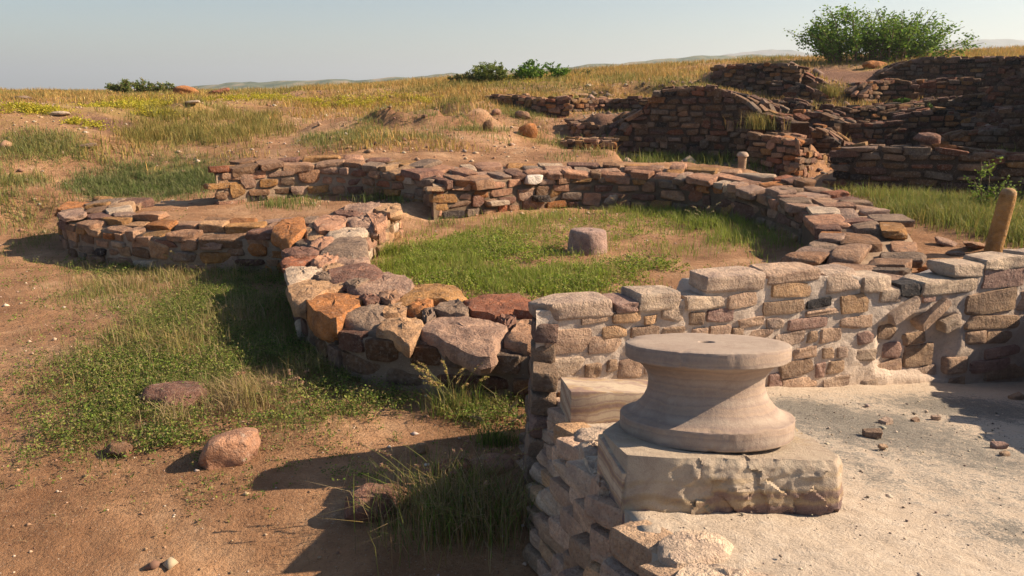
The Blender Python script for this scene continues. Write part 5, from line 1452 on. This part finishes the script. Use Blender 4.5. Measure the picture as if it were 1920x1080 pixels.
# dry litter: small straws over the front soil
A8 = Acc()
for i, a in enumerate([(560, 820, 260, 60, 1500), (330, 880, 260, 60, 600), (500, 760, 110, 40, 1100), (120, 650, 130, 90, 500), (800, 830, 150, 40, 700), (200, 800, 120, 60, 700), (350, 560, 160, 30, 700), (150, 950, 200, 60, 200), (700, 1000, 260, 60, 400)]):
    grass_patch(A8, *a[:4], int(a[4] * 2.2), .045, .003, G_DRY + [(.20, .12, .07), (.14, .09, .05)], 1800 + i, bend=2.5, clump=.45)
for i, a in enumerate([(480, 750, 60, 20, 700), (430, 745, 40, 18, 500)]):
    grass_patch(A8, *a[:4], a[4], .16, .004, G_DRY, 1820 + i, bend=2., clump=.4)
tag(A8.build('straw'), 'dry straws and litter lying on the bare soil in front', 'straw', kind='stuff')


# ------------------------------------------------------------------ single plants
def tuft(name, label, base, n, h, spread, pal, seed, heads=8, head_h=.1, headcol=((.42, .33, .14), (.36, .20, .16)), group=None, w=.006):
    rg = np.random.default_rng(seed); root = empty(name, tuple(base), label, 'grass tuft', group)
    A = Acc(); C = np.c_[rg.normal(0, spread * .35, n), rg.normal(0, spread * .3, n), np.full(n, -.02)]
    V, T, cc = blades(C, h * rg.uniform(.35, .9, n), np.full(n, w), mixcol(pal, n, rg), 1.0, seed); A.add(V, T, cc)
    o = A.build('blades'); o.parent = root; o['kind'] = 'stuff'
    for k in range(heads):
        az = rg.uniform(0, 6.28); L = h * rg.uniform(.9, 1.5); d = np.array([math.cos(az) * .5, math.sin(az) * .3, 1.]); d /= np.linalg.norm(d); t = np.linspace(0, 1, 8)[:, None]
        P = rg.normal(0, spread * .15, 3) * (1, 1, 0) + d * L * t + np.array([math.cos(az), math.sin(az) * .5, -.5]) * .22 * L * t ** 3
        V, Fq = tube_np(P, np.linspace(.0022, .0012, 8), 3)
        B = Acc(); B.add(V, np.vstack([Fq[:, :3], Fq[:, [0, 2, 3]]]), np.tile((.25, .26, .08), (len(V), 1)))
        st = B.build('stalk'); st.parent = root
        D = Acc(); m = 46; tt = rg.uniform(.0, 1, m); base_ = P[-1][None] + (P[-1] - P[-2])[None] / np.linalg.norm(P[-1] - P[-2]) * head_h * (tt[:, None] - .6)
        base_ = base_ + np.array([0, 0, -.25]) * head_h * tt[:, None] ** 2 + rg.normal(0, .005, (m, 3))
        D.add(*leaves(base_, .009, mixcol(headcol, m, rg), rg, 2.2)); hd = D.build('seed_head'); hd.parent = root
    return root


tuft('grass_tuft', 'large bushy grass tuft with drooping seed heads on the soil beside the terrace corner', ground(862, 985), 1700, .44, .62, G_GREEN + G_DRY + G_GOLDG[:2] + G_DRY, 31, heads=16, w=.005)
tuft('grass_tuft', 'arching feathery seed grass standing before the shaded ring face', ground(850, 778), 260, .36, .40, G_GREEN + G_GOLDG[:1], 32, heads=18, head_h=.13, headcol=((.50, .44, .12), (.52, .34, .18)))
tuft('grass_tuft', 'small grass tuft growing close to the terrace retaining wall', ground(930, 835), 260, .22, .25, G_GREEN, 33, heads=4)
tuft('grass_tuft', 'sparse grass stalks with pinkish heads in the shade left of the ring foot', ground(545, 735), 60, .14, .5, G_DRY, 34, heads=7, head_h=.06, headcol=((.55, .33, .22), (.5, .36, .24)))
tuft('grass_tuft', 'tall stalk with a red tip rising from the weeds', ground(440, 725), 40, .16, .14, G_GREEN, 35, heads=2, head_h=.05, headcol=((.5, .22, .15), (.5, .3, .2)))
tuft('grass_tuft', 'seeding grass against the shaded face of the low curved wall', ground(350, 508), 160, .26, .35, G_GREEN + G_GOLDG, 36, heads=10, head_h=.1, headcol=((.46, .42, .14), (.5, .4, .2)))
tuft('grass_tuft', 'thin grass beside the orange-brown stone at the ring foot', ground(455, 515), 120, .18, .22, G_GREEN, 37, heads=5, head_h=.05)
tuft('grass_tuft', 'bright grass tuft against the sunlit inner side of the ring pier', ground(740, 478), 500, .26, .30, G_FRESH, 38, heads=3)
tuft('grass_tuft', 'tall grass clump in the shadow at the back of the ring', ground(1320, 425), 500, .30, .45, G_FRESH, 39, heads=7, headcol=((.45, .3, .25), (.4, .4, .15)))
tuft('grass_tuft', 'upright grass tuft near the rear face of the ring', ground(1160, 398), 160, .24, .2, G_FRESH, 40, heads=4)
tuft('grass_tuft', 'pale seeding grass between the two left walls', ground(565, 362), 160, .36, .35, G_GREEN + G_GREY, 41, heads=8)
tuft('grass_tuft', 'seeding grass in the shade of the back wall beside the passage', ground(715, 366), 200, .36, .4, G_GREEN + G_GREY, 42, heads=8)

# bushes
gb = 'bushes on the skyline'
b0 = WY(1640, 112, 35.); shrub('large_bush', 'largest leafy green bush with airy twigs on the crest at right', (b0[0], b0[1], b0[2] - .1), 7.2, 2.3, 96, .085, [(.13, .24, .03), (.18, .30, .04), (.26, .38, .07), (.08, .16, .02)], 21, per=34, group=gb, depth=2.2, wisp=1.5)
b0 = WY(1010, 150, 33.); shrub('bush', 'bright green twiggy bush right of the domed one on the middle skyline', (b0[0], b0[1], b0[2] - .05), 2.5, .85, 34, .06, [(.15, .28, .03), (.20, .34, .05), (.11, .20, .02)], 22, per=30, group=gb)
b0 = WY(918, 150, 33.); shrub('bush', 'domed olive-green bush on the middle skyline', (b0[0], b0[1], b0[2] - .05), 1.9, .82, 28, .05, [(.16, .22, .04), (.20, .26, .05), (.24, .27, .08)], 23, per=44, group=gb)
b0 = WY(870, 152, 33.); shrub('bush', 'low dull bush sloping down left of the domed one', (b0[0], b0[1], b0[2] - .05), 1.5, .5, 18, .05, [(.13, .15, .04), (.18, .18, .06)], 24, per=30, group=gb)
b0 = WY(262, 172, 33.); shrub('bush', 'wide dark green mound of bush on the left skyline', (b0[0], b0[1], b0[2] - .05), 2.7, .58, 40, .05, [(.13, .19, .04), (.17, .23, .05), (.30, .26, .11)], 25, per=34, group=gb, wisp=1.4)
b0 = WY(1085, 140, 34.); shrub('bush', 'sparse little shrub with bare twigs right of the bright bush', (b0[0], b0[1], b0[2] - .05), 1.2, .42, 10, .04, [(.10, .15, .04)], 26, per=10, group=gb)
b0 = WY(553, 174, 50.); shrub('bush', 'tiny dark bush in front of the far hills', (b0[0], b0[1], b0[2] - .15), 1.3, .55, 14, .06, [(.05, .09, .03)], 27, per=30, group=gb)
b0 = ground(1690, 196, 40); b0 = WY(1688, 196, 25.4); shrub('small_shrub', 'small green shrub growing out of the dark ruin wall', tuple(b0), .7, .3, 10, .04, [(.10, .18, .03)], 28, per=24)
b0 = WY(1730, 222, 24.2); shrub('small_shrub', 'wispy shrub rooted in the shaded back wall of the hollow', tuple(b0), .5, .55, 8, .035, [(.08, .14, .03)], 29, per=16)
b0 = ground(1845, 395); shrub('small_shrub', 'slender leafy sapling rising before the shaded enclosure wall', tuple(b0), .5, .85, 7, .035, [(.22, .30, .05), (.16, .24, .04)], 30, per=14)
